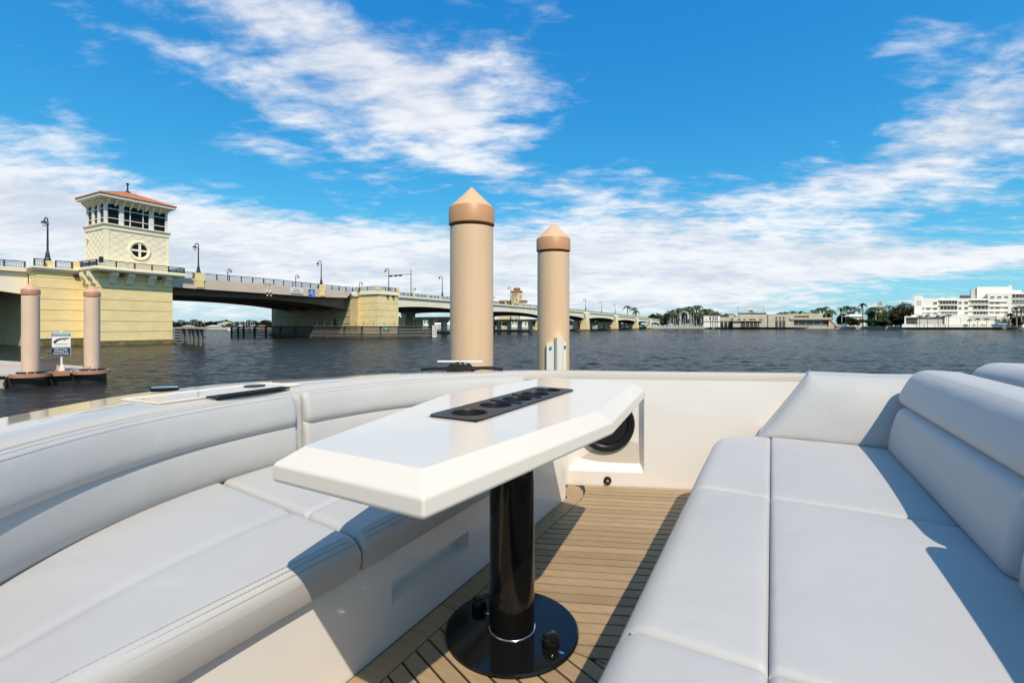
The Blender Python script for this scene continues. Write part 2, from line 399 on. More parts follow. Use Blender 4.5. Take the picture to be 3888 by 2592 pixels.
# ------------------------------------------------------------------ far land and seawalls
def W(x, Y): return (x - CX) / FPX * Y
def HZ(y, Y): return H + (YH - y) / FPX * Y
shore = [(-1500, 300), (-140, 300), (-60, 335), (40, 395), (122, 432), (138, 436), (215, 420), (330, 392), (460, 362), (900, 330), (1800, 330)]
mb = MB(); LZ = 1.9
n = len(shore)
mb.add([(x, y, LZ) for x, y in shore] + [(x * 1.6, 3500, LZ + 0.5) for x, y in shore], [(i, i + 1, n + i + 1, n + i) for i in range(n - 1)])
mb.build('far_shore', M['grass'], kind='structure')
def seawall(i0, i1, m, hgt, label):
    t = empty('seawall', (0, 0, 0), label=label, cat='seawall')
    for i in range(i0, i1):
        a, b = shore[i], shore[i + 1]
        L = sqrt((b[0] - a[0]) ** 2 + (b[1] - a[1]) ** 2); k = max(1, int(L / 30)); 
        dxx, dyy = (b[0] - a[0]) / k, (b[1] - a[1]) / k
        nx, ny = dyy / L * k, -dxx / L * k
        for j in range(k):
            p = (a[0] + dxx * j, a[1] + dyy * j); q = (p[0] + dxx * 0.997, p[1] + dyy * 0.997)
            MB().prism([(p[0] + nx * .5, p[1] + ny * .5), (q[0] + nx * .5, q[1] + ny * .5), (q[0] - nx * 0.6, q[1] - ny * 0.6), (p[0] - nx * 0.6, p[1] - ny * 0.6)], 0.32, hgt).build('wall_panel', m, t)
            MB().prism([(p[0] + nx * .56, p[1] + ny * .56), (q[0] + nx * .56, q[1] + ny * .56), (q[0] - nx * 0.5, q[1] - ny * 0.5), (p[0] - nx * 0.5, p[1] - ny * 0.5)], -0.5, 0.30).build('tide_band', M['weed'], t)
    return t
seawall(0, 2, M['seawall_pale'], 2.0, 'low pale seawall seen through the drawbridge opening')
seawall(2, 4, M['seawall_pale'], 2.0, 'pale seawall glimpsed behind the bridge arches')
seawall(4, 7, M['seawall_pale'], 2.5, 'pale concrete seawall in front of the building site')
seawall(7, 10, M['seawall_brown'], 2.2, 'brown stained seawall in front of the white apartment block')

# ------------------------------------------------------------------ bridge frame: s along the bridge, t into it, z up
BAZ = radians(27.7); U = (sin(BAZ), cos(BAZ)); NV = (-cos(BAZ), sin(BAZ)); BO = ((655 - CX) / FPX * 73.0, 73.0)
BRZ = pi / 2 - BAZ
def BP(s, t, z=0): return (BO[0] + U[0] * s + NV[0] * t, BO[1] + U[1] * s + NV[1] * t, z)
TF, TB = 6.8, 36.0                      # near and far fascia planes
DK = [(-80, 10.2), (-14, 10.45), (0, 10.95), (20, 11.2), (40, 11.05), (110, 11.1), (200, 10.9), (257, 10.6), (330, 9.9), (435, 8.8), (480, 8.3)]
def dk(s):
    for (a, za), (b, zb) in zip(DK, DK[1:]):
        if s <= b: return za + (zb - za) * (s - a) / (b - a)
    return DK[-1][1]
bridge = empty('bridge', BP(0, 0), BRZ, label='long cream concrete drawbridge with arched approach spans crossing the lagoon', cat='bridge')

def courses(parent, poly, zs, m, gap=0.07, inset=0.06, name='stone_course'):
    """a wall of separate rounded courses with recessed joints; poly counter-clockwise (s,t)"""
    cx = sum(p[0] for p in poly) / len(poly); cy = sum(p[1] for p in poly) / len(poly)
    MB().prism([(cx + (x - cx) * (1 - inset / 5), cy + (y - cy) * (1 - inset / 5)) for x, y in poly], zs[0], zs[-1] - .01).build('joint_core', M['groove'], parent)
    for a, b in zip(zs, zs[1:]):
        MB().prism(poly, a + gap / 2, b - gap / 2).build(name, m, parent)

def railing(parent, pts, hgt=1.05, step=2.2, picket=0.16, name='railing'):
    """posts, two rails and pickets along a polyline of (s,t,z)"""
    rl = MB()
    for a, b in zip(pts, pts[1:]):
        rl.bar((a[0], a[1], a[2] + hgt), (b[0], b[1], b[2] + hgt), 0.12, 0.12)
        rl.bar((a[0], a[1], a[2] + hgt - 0.2), (b[0], b[1], b[2] + hgt - 0.2), 0.06, 0.05)
        rl.bar((a[0], a[1], a[2] + 0.12), (b[0], b[1], b[2] + 0.12), 0.06, 0.05)
        L = sqrt((b[0] - a[0]) ** 2 + (b[1] - a[1]) ** 2); k = int(L / picket)
        for j in range(1, k):
            f = j / k; x = a[0] + (b[0] - a[0]) * f; y = a[1] + (b[1] - a[1]) * f; z = a[2] + (b[2] - a[2]) * f
            rl.box(x - .02, x + .02, y - .02, y + .02, z + .12, z + hgt - .2)
    r = rl.build(name, M['iron_blue'], parent)
    pm = MB().box(-.07, .07, -.07, .07, 0, hgt + 0.03).mesh('post', M['iron'])
    for i, (a, b) in enumerate(zip(pts, pts[1:])):
        L = sqrt((b[0] - a[0]) ** 2 + (b[1] - a[1]) ** 2); k = max(1, round(L / step))
        for j in range(0 if i == 0 else 1, k + 1):
            f = j / k
            link_obj('post', pm, r, loc=(a[0] + (b[0] - a[0]) * f, a[1] + (b[1] - a[1]) * f, a[2] + (b[2] - a[2]) * f))
    return r

# --- left bascule pier
lp = MB().box(-14.0, -0.05, 4.3, TB + 1.5, -2.5, 10.0).build('bascule_pier', M['stucco_shaded'], bridge)
zs_l = [1.0, 2.01, 3.47, 4.9, 6.33, 7.81, 9.26, 10.1]
courses(lp, [(-14.25, 4.0), (-9.2, 4.0), (-9.2, TF), (-14.25, TF)], zs_l, M['stucco'])
zs_t = [0.62, 1.92, 3.39, 4.94, 6.41, 8.04, 9.4, 10.25]
courses(lp, [(-9.37, 0.0), (0.0, 0.0), (0.0, 5.0), (-9.37, 5.0)], zs_t, M['stucco'])
mb = MB().prism([(-9.75, -0.35), (0.4, -0.35), (0.4, 6), (-9.75, 6)], -2.5, 0.62); mb.prism([(-14.6, 3.65), (-9.5, 3.65), (-9.5, 8), (-14.6, 8)], -2.5, 0.66)
mb.build('plinth', M['stucco_plinth'], lp)
mb = MB().box(-14.55, -9.0, 3.7, 6.3, 10.1, 10.42); mb.box(-14.75, -9.0, 3.5, 6.3, 10.42, 10.66)
mb.build('cornice', M['cream'], lp)
MB().box(-13.5, -12.6, 4.1, 5.0, 10.66, 11.55).build('pedestal', M['stucco'], lp)
MB().box(-10.6, -9.6, 3.75, 4.6, 10.66, 11.75).build('pedestal', M['stucco'], lp)
MB().box(-10.55, -10.0, 3.7, 3.95, 9.55, 9.85).build('floodlight', M['iron'], lp)
# --- right bascule pier
rp = MB().box(43.2, 58.0, 7.7, TB + 1.5, -2.5, 10.0).build('bascule_pier', M['stucco_shaded'], bridge)
zs_r = [0.9, 1.9, 3.36, 5.06, 6.63, 8.27, 9.91, 10.5]
courses(rp, [(45.7, 1.0), (52.9, 1.0), (52.9, 7.7), (45.7, 7.7)], zs_r, M['stucco'])
mb = MB().prism([(45.4, 0.6), (53.3, 0.6), (53.3, 8), (45.4, 8)], -2.5, 0.9); mb.box(42.9, 58.3, 7.4, TB + 2, -2.5, 0.8)
mb.build('plinth', M['stucco_plinth'], rp)
mb = MB().box(45.4, 53.1, 0.75, 8.2, 10.5, 10.75); mb.box(45.5, 53.0, 0.85, 8.2, 10.75, 11.45)
mb.build('parapet', M['cream'], rp)
MB().box(43.0, 45.5, 7.35, 9.0, 10.1, 10.6).build('cornice', M['cream'], rp)
for (a, b) in ((45.5, 0.85), (52.2, 0.85), (45.5, 7.3), (49.0, 0.8)):
    if a != 49.0: MB().box(a - .06, a + .85, b - .06, b + .85, 11.45, 12.55).build('pedestal', M['stucco'], rp)
for a in (48.6, 50.6): MB().box(a, a + .45, 0.55, 0.99, 9.95, 10.4).build('floodlight', M['iron'], rp)
MB().box(43.05, 43.19, 12.5, 13.3, 2.2, 4.6).build('door', M['iron'], rp)
for z in (3.36, 5.06, 6.63): MB().box(43.12, 43.2, 7.8, TB, z - .04, z + .04).build('wall_joint', M['groove'], rp)

# --- bascule leaves over the channel
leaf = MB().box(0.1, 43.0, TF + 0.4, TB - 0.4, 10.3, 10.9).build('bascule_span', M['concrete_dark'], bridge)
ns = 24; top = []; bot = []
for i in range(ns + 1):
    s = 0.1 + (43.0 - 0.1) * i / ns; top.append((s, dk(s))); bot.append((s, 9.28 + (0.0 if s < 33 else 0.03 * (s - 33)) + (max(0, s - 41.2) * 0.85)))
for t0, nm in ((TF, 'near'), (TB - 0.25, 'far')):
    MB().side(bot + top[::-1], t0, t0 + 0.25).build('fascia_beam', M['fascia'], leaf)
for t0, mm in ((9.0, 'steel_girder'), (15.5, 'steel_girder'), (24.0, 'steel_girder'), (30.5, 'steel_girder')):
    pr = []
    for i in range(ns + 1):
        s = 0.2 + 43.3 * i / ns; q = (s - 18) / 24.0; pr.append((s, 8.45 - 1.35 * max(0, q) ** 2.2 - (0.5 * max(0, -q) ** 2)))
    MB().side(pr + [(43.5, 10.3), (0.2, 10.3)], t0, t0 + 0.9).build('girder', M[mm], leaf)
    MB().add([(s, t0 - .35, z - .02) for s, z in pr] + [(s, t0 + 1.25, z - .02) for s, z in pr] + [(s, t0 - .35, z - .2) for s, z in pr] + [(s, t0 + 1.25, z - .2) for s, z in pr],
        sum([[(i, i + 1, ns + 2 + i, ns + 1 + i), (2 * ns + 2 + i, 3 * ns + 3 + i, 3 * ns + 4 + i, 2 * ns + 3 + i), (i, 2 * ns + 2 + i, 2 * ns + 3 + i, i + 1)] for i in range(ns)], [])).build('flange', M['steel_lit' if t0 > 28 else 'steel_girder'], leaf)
for s in range(4, 42, 5):
    MB().box(s, s + .35, 9.9, 30.5, 8.9, 10.1).build('cross_beam', M['steel_girder'], leaf)
for s in (7.7, 34.1):
    z = dk(s)
    mb = MB().box(s - .75, s + .75, TF - .25, TF + 1.0, z - 0.3, z + 1.05)
    mb.endp([(TF - .24, z - .3), (TF + .2, z - .3), (TF + .2, z - 1.75), (TF - .12, z - 1.75), (TF - .24, z - 1.45)], s - .62, s + .62)
    mb.build('lamp_pedestal', M['stucco'], leaf)
railing(leaf, [(1.5, TF + .2, dk(1.5)), (6.9, TF + .2, dk(7))]); railing(leaf, [(8.5, TF + .2, dk(8.5)), (20, TF + .2, dk(20)), (33.3, TF + .2, dk(33))])
railing(leaf, [(34.9, TF + .2, dk(35)), (45.4, TF + .2, dk(45))])
railing(leaf, [(0, TB - .3, dk(0)), (20, TB - .3, dk(20)), (45, TB - .3, dk(45))], picket=0.5)
railing(rp, [(46.4, 1.1, 11.45), (52.1, 1.1, 11.45)], hgt=.95); railing(rp, [(45.7, 1.8, 11.45), (45.7, 7.2, 11.45)], hgt=.95)
railing(lp, [(-12.4, 4.0, 10.66), (-10.7, 4.0, 10.66)], hgt=.95); railing(lp, [(-14.6, 3.8, 10.66), (-13.6, 3.8, 10.66)], hgt=.95)

# --- approach spans
def approach(s0, s1, zc, zsp, m='cream_fascia', nseg=20, rail=True, left=False):
    sp = MB()
    topl = [(s0 + (s1 - s0) * i / nseg) for i in range(nseg + 1)]
    def arch(s):
        q = (2 * (s - s0) / (s1 - s0) - 1); return zsp + (zc - zsp) * sqrt(max(0, 1 - (q * 0.97) ** 2))
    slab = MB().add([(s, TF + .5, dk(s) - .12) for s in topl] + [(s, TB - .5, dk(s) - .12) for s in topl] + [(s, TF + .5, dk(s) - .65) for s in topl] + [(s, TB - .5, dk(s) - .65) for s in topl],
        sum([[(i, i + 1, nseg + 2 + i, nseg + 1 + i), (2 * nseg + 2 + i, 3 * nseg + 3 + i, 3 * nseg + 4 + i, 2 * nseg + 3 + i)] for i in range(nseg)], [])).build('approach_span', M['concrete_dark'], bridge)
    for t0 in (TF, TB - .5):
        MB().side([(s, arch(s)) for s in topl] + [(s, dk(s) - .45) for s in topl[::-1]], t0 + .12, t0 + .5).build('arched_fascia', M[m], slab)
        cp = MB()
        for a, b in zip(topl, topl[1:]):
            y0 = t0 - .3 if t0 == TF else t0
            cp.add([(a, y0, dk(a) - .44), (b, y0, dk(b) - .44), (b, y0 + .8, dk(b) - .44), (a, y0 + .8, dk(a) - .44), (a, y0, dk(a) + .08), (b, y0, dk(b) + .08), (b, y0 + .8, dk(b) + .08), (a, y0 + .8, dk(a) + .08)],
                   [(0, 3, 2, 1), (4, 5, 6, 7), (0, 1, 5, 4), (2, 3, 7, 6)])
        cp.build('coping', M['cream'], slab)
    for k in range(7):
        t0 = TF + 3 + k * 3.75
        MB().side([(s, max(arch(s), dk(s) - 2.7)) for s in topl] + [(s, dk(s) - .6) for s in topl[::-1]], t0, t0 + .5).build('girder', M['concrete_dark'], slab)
    L = s1 - s0; k = max(2, round(L / 6.2)); stp = L / k
    for j in range(k + 1):
        s = s0 + stp * j
        if j < k and s > s0 - 1: MB().box(s - .3, s + .3, TF - .3, TF + .35, dk(s) + .08, dk(s) + 1.15).build('pedestal', M['stucco'], slab)
        if j < k: railing(slab, [(s + .32, TF, dk(s) + .08), (s + stp - .32, TF, dk(s + stp) + .08)], hgt=.85, step=2.0, picket=0.16 if s < 120 else 0.4)
    railing(slab, [(s0, TB - .2, dk(s0) + .05), (s1, TB - .2, dk(s1) + .05)], hgt=.9, step=8, picket=1.0)
    return slab
PIERS = [97, 157, 218, 281, 344, 397, 446]
prev = 53.2
for i, p in enumerate(PIERS):
    approach(prev, p, 8.45 - (dk(80) - dk((prev + p) / 2)), 6.6 - (0.5 if i else 0) - (dk(80) - dk((prev + p) / 2)), nseg=18)
    prev = p
def approach_pier(s):
    z0 = dk(s) - 5.1
    p = MB().box(s - 2.0, s + 2.0, TF + 4.5, TB - 4.5, z0 - 1.1, z0).build('approach_pier', M['cream_fascia'], bridge)
    for t0, t1 in ((TF - 1.2, TF + 2.4), (TB - 2.4, TB + 1.2)):
        zz = [0.9 + (z0 - 0.9) * k / 3 for k in range(4)]
        courses(p, [(s - 3.2, t0), (s + 3.2, t0), (s + 3.2, t1), (s - 3.2, t1)], zz, M['stucco'])
        MB().box(s - 3.6, s + 3.6, t0 - .4, t1 + .4, -2, 0.9).build('plinth', M['stucco_plinth'], p)
        t2 = t0 + .25 if t0 < 20 else t0 + 0.3
        MB().side([(s - 2.6, z0), (s + 2.6, z0), (s + 2.9, z0 + 1.4), (s + 4.3, dk(s) - .9), (s + 4.3, dk(s) - .45), (s - 4.3, dk(s) - .45), (s - 4.3, dk(s) - .9), (s - 2.9, z0 + 1.4)], t2, t2 + 2.2).build('flared_capital', M['cream'], p)
        MB().side([(s - 1.1, z0 + .1), (s + 1.1, z0 + .1), (s + 1.5, dk(s) - 1), (s - 1.5, dk(s) - 1)], t2 - .15, t2).build('capital_panel', M['cream'], p)
    for k in range(4):
        t0 = TF + 5.5 + k * 5.6
        MB().box(s - .9, s + .9, t0, t0 + 1.5, 0.8, z0 - 1.1).build('column', M['cream_fascia'], p)
    MB().box(s - 3.0, s + 3.0, TF + 2.9, TB - 2.9, -2, 0.85).build('pile_cap', M['concrete_dark'], p)
for s in PIERS[:-1]: approach_pier(s)
# left approach
approach(-60, -14.3, 8.0, 6.6, nseg=14)

# ------------------------------------------------------------------ control tower on the left pier
tower = empty('control_tower', BP(-4, 4, 10.3), BRZ, label='cream bridge tender tower with dark windows and red tiled roof', cat='tower')
tw = empty('shell', (4, -4, -10.3)); tw.parent = tower      # parts below use bridge coordinates
def tpart(mb, name, m, parent=None, **kw):
    o = mb.build(name, m, parent or tower, **kw)
    if not parent: o.location = (4, -4, -10.3)
    return o
bpy.data.objects.remove(tw)
S0, S1, T0, T1 = -7.97, 0.18, 1.5, 7.45
wall = tpart(MB().box(S0, S1, T0, T1, 10.6, 16.75), 'wall', M['cream'])
mb = MB()                                                     # raised lattice strips
def lattice(mb, face, u0, u1, z0, z1, step, slope=0.72):
    k = -30
    for k in range(-30, 40):
        for sg in (1, -1):
            # line z = z0 + sg*slope*(u-u0) + k*step
            pts = []
            ua, ub = u0, u1
            c = z0 + k * step
            def zz(u): return c + sg * slope * (u - u0)
            lo, hi = u0, u1
            if sg > 0: lo = max(lo, u0 + (z0 - c) / slope); hi = min(hi, u0 + (z1 - c) / slope)
            else: lo = max(lo, u0 + (c - z1) / slope); hi = min(hi, u0 + (c - z0) / slope)
            if hi - lo < 0.12: continue
            za, zb = zz(lo), zz(hi); w = 0.04; d = 0.03
            L = sqrt((hi - lo) ** 2 + (zb - za) ** 2); nu, nz = -(zb - za) / L * w, (hi - lo) / L * w
            P = [(lo - nu, za - nz), (hi - nu, zb - nz), (hi + nu, zb + nz), (lo + nu, za + nz)]
            if face == 'front': vs = [(a, T0 - .001, b) for a, b in P] + [(a, T0 - d, b) for a, b in P]; fs = [(4, 5, 6, 7), (0, 1, 5, 4), (1, 2, 6, 5), (2, 3, 7, 6), (3, 0, 4, 7)]
            else: vs = [(S0 + .001, a, b) for a, b in P] + [(S0 - d, a, b) for a, b in P]; fs = [(7, 6, 5, 4), (4, 5, 1, 0), (5, 6, 2, 1), (6, 7, 3, 2), (7, 4, 0, 3)]
            mb.add(vs, fs)
lattice(mb, 'front', S0 + .55, S1 - .25, 11.2, 16.55, 1.0)
lattice(mb, 'left', T0 + .35, T1 - .25, 11.2, 16.55, 1.0)
tpart(mb, 'lattice_relief', M['cream'])
for q in ((S0 - .06, S0 + .5, T0 - .06, T0 + .3), (S1 - .2, S1 + .02, T0 - .06, T0 + .02), (S0 - .06, S0 + .02, T1 - .2, T1 + .01)): tpart(MB().box(*q, 10.7, 16.74), 'corner_strip', M['cream'])
mb = MB().box(S0 - .12, S1 + .12, T0 - .12, T1 + .12, 16.6, 17.1); mb.box(S0 - .2, S1 + .2, T0 - .2, T1 + .2, 17.1, 17.25); mb.box(S0 - .3, S1 + .3, T0 - .3, T1 + .3, 17.25, 17.4)
tpart(mb, 'ledge', M['cream'])
# round window
rw = tpart(MB().lathe([(1.45, T0 + .02), (1.45, T0 - .14), (1.3, T0 - .22), (1.12, T0 - .16), (1.02, T0 - .08), (0.98, T0 + .02)][::-1], 40, -3.75, 14.0, False, 'y'), 'round_window', M['cream'], smooth=True, angle=30)
MB().lathe([(1.0, T0 - .058), (0.98, T0 - .066)], 32, -3.75, 14.0, True, 'y').build('pane', M['glass_dark'], rw)
mb = MB().box(-3.75 - .16, -3.75 + .16, T0 - .13, T0 - .068, 13.0, 15.0); mb.box(-4.75, -2.75, T0 - .128, T0 - .07, 13.86, 14.14)
mb.build('glazing_bar', M['cream'], rw)
# window storey
WZ0, WZ1 = 17.4, 20.35
tpart(MB().box(S0 + .35, S1 - .35, T0 + .35, T1 - .35, WZ0, WZ1 + .3), 'glass_core', M['glass_dark'])
def wbay(u0, u1, face, nmul=()):
    fr = MB(); off = .12
    def bx(a, b, z0, z1, d=.1):
        if face == 'front': fr.box(a, b, T0 + off, T0 + off + d + .12, z0, z1)
        else: fr.box(S0 + off, S0 + off + d + .12, a, b, z0, z1)
    zz = [WZ0 + .02, WZ0 + .85, WZ1 - .75, WZ1 - .02]
    for z in zz: bx(u0, u1, z - .05, z + .05, .1)
    us = [u0] + [u0 + (u1 - u0) * q for q in nmul] + [u1]
    for q in us: bx(q - .05, q + .05, WZ0 + .071, zz[1] - .051, .092); bx(q - .05, q + .05, zz[1] + .051, zz[2] - .051, .092); bx(q - .05, q + .05, zz[2] + .051, WZ1 - .071, .092)
    w = tpart(fr, 'window_frame', M['white_frame'])
    for a, b in zip(us, us[1:]):
        for z0, z1 in zip(zz, zz[1:]):
            p = MB()
            if face == 'front': p.box(a + .05, b - .05, T0 + off + .12, T0 + off + .14, z0 + .05, z1 - .05)
            else: p.box(S0 + off + .12, S0 + off + .14, a + .05, b - .05, z0 + .05, z1 - .05)
            p.build('pane', M['glass_dark'], w)
def fs(px): # s on the tower front for a photo column
    k = (px - CX) / FPX; ox, oy = BO[0] + NV[0] * T0, BO[1] + NV[1] * T0
    return (k * oy - ox) / (U[0] - k * U[1])
c2 = lambda x: 280 + x / 4.752
cols = [fs(c2(600)), fs(c2(832)), fs(c2(908)), fs(c2(1372)), fs(c2(1448)), fs(c2(1650))]
wbay(cols[0] + .1, cols[1], 'front'); wbay(cols[2], cols[3], 'front', (0.25, 0.75)); wbay(cols[4], cols[5] + .1, 'front')
for a, b in ((T0 + .55, T0 + 1.85), (T0 + 2.45, T0 + 3.6), (T0 + 4.2, T0 + 5.5)): wbay(a, b, 'left')
for a, b in ((S0 + .06, cols[0] + .05), (cols[1] + .05, cols[2] - .05), (cols[3] + .05, cols[4] - .05), (cols[5] + .15, S1 - .1)): tpart(MB().box(a, b, T0 + .06, T0 + .5, WZ0, WZ1), 'window_post', M['white_frame'])
for a, b in ((T0 + .51, T0 + .5), (T0 + 1.9, T0 + 2.4), (T0 + 3.65, T0 + 4.15), (T0 + 5.55, T1 - .1)):
    if b > a: tpart(MB().box(S0 + .06, S0 + .5, a, b, WZ0, WZ1), 'window_post', M['white_frame'])
mb = MB().box(S0 + .02, S1 - .02, T0 + .02, T1 - .02, WZ1, 20.62); mb.box(S0 - .15, S1 + .15, T0 - .15, T1 + .15, 20.62, 20.9)
tpart(mb, 'frieze', M['cream'])
ES, EE, ET, EB = -8.9, 0.75, 0.5, 8.0                       # eaves
br = MB().endp([(T0 + .05, 20.0), (T0 + .05, 20.9), (ET + .35, 20.9), (ET + .35, 20.75), (T0 - .5, 20.55)], -.11, .11).mesh('eave_bracket', M['cream'])
for k in range(9):
    o = link_obj('eave_bracket', br, tower, loc=(4 + S0 + .3 + k * (S1 - S0 - .6) / 8, -4, -10.3))
bl = MB().side([(S0 + .05, 20.0), (S0 + .05, 20.9), (ES + .35, 20.9), (ES + .35, 20.75), (S0 - .5, 20.55)][::-1], -.11, .11).mesh('eave_bracket', M['cream'])
for k in range(7):
    link_obj('eave_bracket', bl, tower, loc=(4, -4 + T0 + .3 + k * (T1 - T0 - .6) / 6, -10.3))
mb = MB().box(ES + .12, EE - .12, ET + .12, EB - .12, 20.9, 21.0); mb.box(ES, EE, ET, EB, 21.0, 21.28)
tpart(mb, 'eave', M['white_frame'])
AP = (-4.05, 4.3, 23.0)
roof = MB(); E4 = [(ES - .05, ET - .05), (EE + .05, ET - .05), (EE + .05, EB + .05), (ES - .05, EB + .05)]
roof.add([(x, y, 21.29) for x, y in E4] + [(x, y, 21.36) for x, y in E4] + [(AP[0] - .3, AP[1], AP[2]), (AP[0] + .3, AP[1], AP[2])],
         [(0, 1, 5, 4), (1, 2, 6, 5), (2, 3, 7, 6), (3, 0, 4, 7), (4, 5, 9, 8), (5, 6, 9), (6, 7, 8, 9), (7, 4, 8), (3, 2, 1, 0)])
rf = tpart(roof, 'roof', M['roof_tile'])
mb = MB()                                                      # barrel tile rows running up each slope
for (a, b, ap0, ap1) in ((E4[0], E4[1], (AP[0] - .3, AP[1]), (AP[0] + .3, AP[1])), (E4[3], E4[0], (AP[0] - .3, AP[1]), (AP[0] - .3, AP[1])), (E4[1], E4[2], (AP[0] + .3, AP[1]), (AP[0] + .3, AP[1]))):
    L = sqrt((b[0] - a[0]) ** 2 + (b[1] - a[1]) ** 2); k = int(L / .3); ux, uy = (b[0] - a[0]) / L, (b[1] - a[1]) / L
    for j in range(k):
        f = (j + .5) / k; p = (a[0] + (b[0] - a[0]) * f, a[1] + (b[1] - a[1]) * f)
        # run up slope perpendicular to the eave until meeting the hips
        vx, vy = -uy, ux; dist = (ap0[0] - a[0]) * vx + (ap0[1] - a[1]) * vy
        pa = ((ap0[0] - a[0]) * ux + (ap0[1] - a[1]) * uy); pb = ((ap1[0] - a[0]) * ux + (ap1[1] - a[1]) * uy); q = f * L
        h = q / pa if q < pa else ((L - q) / (L - pb) if q > pb else 1.0); h = min(1, h) * .985
        e = (p[0] + vx * dist * h, p[1] + vy * dist * h, 21.38 + (AP[2] - 21.36) * h)
        mb.tube([(p[0] - vx * .06, p[1] - vy * .06, 21.39), e], 0.10, 6)
mb.build('tile_row', M['roof_tile'], rf)
mb = MB()
for c in E4: mb.tube([(c[0], c[1], 21.42), (AP[0], AP[1], AP[2] + .03)], 0.13, 6)
mb.build('hip_tile', M['roof_tile'], rf)
tpart(MB().lathe([(.42, 22.9), (.42, 23.07), (.22, 23.2), (.12, 23.3), (.09, 24.15), (.17, 24.2), (.22, 24.32), (.12, 24.45), (.02, 24.5)], 12, AP[0], AP[1]), 'finial', M['iron'], smooth=True, angle=40)
# balcony
BS0, BS1, BT0, BT1 = -10.2, 1.35, -1.5, 5.6
bal = tpart(MB().box(BS0 + .25, BS1 - .25, BT0 + .25, BT1, 10.28, 10.5), 'balcony', M['cream'])
MB().box(BS0, BS1, BT0, BT1 + .4, 10.5, 10.78).build('slab', M['cream'], bal)
MB().box(BS0 + .12, BS1 - .12, BT0 + .12, BT1, 10.78, 10.9).build('kerb', M['cream'], bal)
railing(bal, [(BS0 + .3, BT1 - .3, 10.9), (BS0 + .3, BT0 + .3, 10.9), (BS1 - .3, BT0 + .3, 10.9), (BS1 - .3, BT1 - .3, 10.9)], hgt=.85, step=2.0, picket=.14)
cpoly = [(-.02, 10.27), (-.02, 8.75), (-.3, 8.75), (-.36, 8.95), (-.45, 9.3), (-.62, 9.42), (-.62, 9.58), (-.85, 9.68), (-1.0, 9.85), (-1.0, 10.27)]
cm = MB().endp(cpoly, -.42, .42).mesh('corbel', M['cream'])
def fss(px, T):
    k = (px - CX) / FPX; ox, oy = BO[0] + NV[0] * T, BO[1] + NV[1] * T
    return (k * oy - ox) / (U[0] - k * U[1])
for px in (432, 496, 578, 638): link_obj('corbel', cm, bal, loc=(fss(px, -.5), 0, 0))
cl = MB().side([(-9.38, 10.27), (-9.38, 8.6), (-9.6, 8.6), (-9.7, 9.0), (-9.85, 9.25), (-9.98, 9.4), (-10.1, 9.55), (-10.15, 9.8), (-10.15, 10.27)][::-1], -.4, .4).mesh('corbel', M['cream'])
for t in (0.8, 2.9): link_obj('corbel', cl, bal, loc=(0, t, 0))
for px in (455, 600): MB().box(-.3, .3, -.3, 0, 9.75, 10.05).build('floodlight', M['iron'], bal, loc=(fss(px, 0), -.02, 0))
tpart(MB().box(-9.6, -9.2, -1.3, -1.0, 11.4, 12.2), 'floodlight', M['iron'])
o = tpart(MB().lathe([(.02, 0), (.16, .1), (.2, .3), (.05, .36)], 10), 'wall_lamp', M['white_frame']); o.location = (4 + S0 - .25, -4 + T1 - 1.0, 15.3 - 10.3)

# ------------------------------------------------------------------ street lamps on the bridge
def lamp_proto(h):
    r = empty('street_lamp')
    MB().lathe([(.38, 0), (.38, .25), (.27, .45), (.27, .62), (.18, 1.15), (.12, 1.35)], 8).build('base', M['iron'], r)
    MB().lathe([(.12, 1.35), (.09, h - .9), (.16, h - .88), (.16, h - .78), (.09, h - .7), (.07, h - .1)], 10).build('pole', M['iron'], r, smooth=True, angle=40)
    pts = [(0, 0, h - .6)] + [(0, .55 - .55 * cos(a), h - .35 + .45 * sin(a)) for a in (0.3, .8, 1.3, 1.8, 2.3, 2.8)] + [(0, 1.12, h - .35)]
    MB().tube(pts, .075, 6).build('arm', M['iron'], r)
    l = MB().lathe([(.06, h - .25), (.34, h - .42), (.36, h - .55)], 10, 0, 1.12).build('lantern', M['iron'], r)
    MB().lathe([(.07, h - 1.05), (.22, h - .95), (.29, h - .552)], 10, 0, 1.12).build('globe', M['white_frame'], l)
    return r
LAMPS = [(-13.05, 4.55, 11.55, 5.8, 1), (7.7, TF + .35, dk(7.7) + 1.05, 5.2, 1), (34.1, TF + .35, dk(34) + 1.05, 5.3, 1), (53.2, 4.5, 11.45, 6.2, 1),
         (80.0, TF + .2, dk(80) + 1.1, 6.2, 1), (126, TF + .2, dk(126) + 1.1, 6.2, 1), (218, TF + .2, dk(218) + 1.1, 6.4, 1), (249, TF + .2, dk(249) + 1.1, 6.4, 1), (281, TF + .2, dk(281) + 1.1, 6.4, 1), (344, TF, dk(344) + 1, 6.4, 1),
         (29.8, TB - .8, dk(30), 5.6, -1), (49, TB - .8, dk(49), 6, -1), (73, TB - .8, dk(73), 6, -1), (100, TB - .8, dk(100), 6, -1), (160, TB - .8, dk(160), 6.2, -1), (215, TB - .8, dk(215), 6.2, -1), (262, TB - .8, dk(262), 6.2, -1), (300, TB - .8, dk(300), 6.2, -1)]
LL = ['black street lamp on the left pier beside the control tower', 'black street lamp on the drawbridge span nearest the control tower', 'black street lamp on the drawbridge span beside the blue sign', 'black street lamp above the right bascule pier',
      'black street lamp on the bridge beside the traffic signal mast', 'black street lamp standing before the red roofed hotel tower', None, None, None, None,
      'low far-side street lamp over the middle of the drawbridge span', 'far-side street lamp between the white and blue bridge signs', 'far-side street lamp behind the right bascule pier', 'far-side street lamp under the traffic signal arm', None, None, None, None]
protos = {}
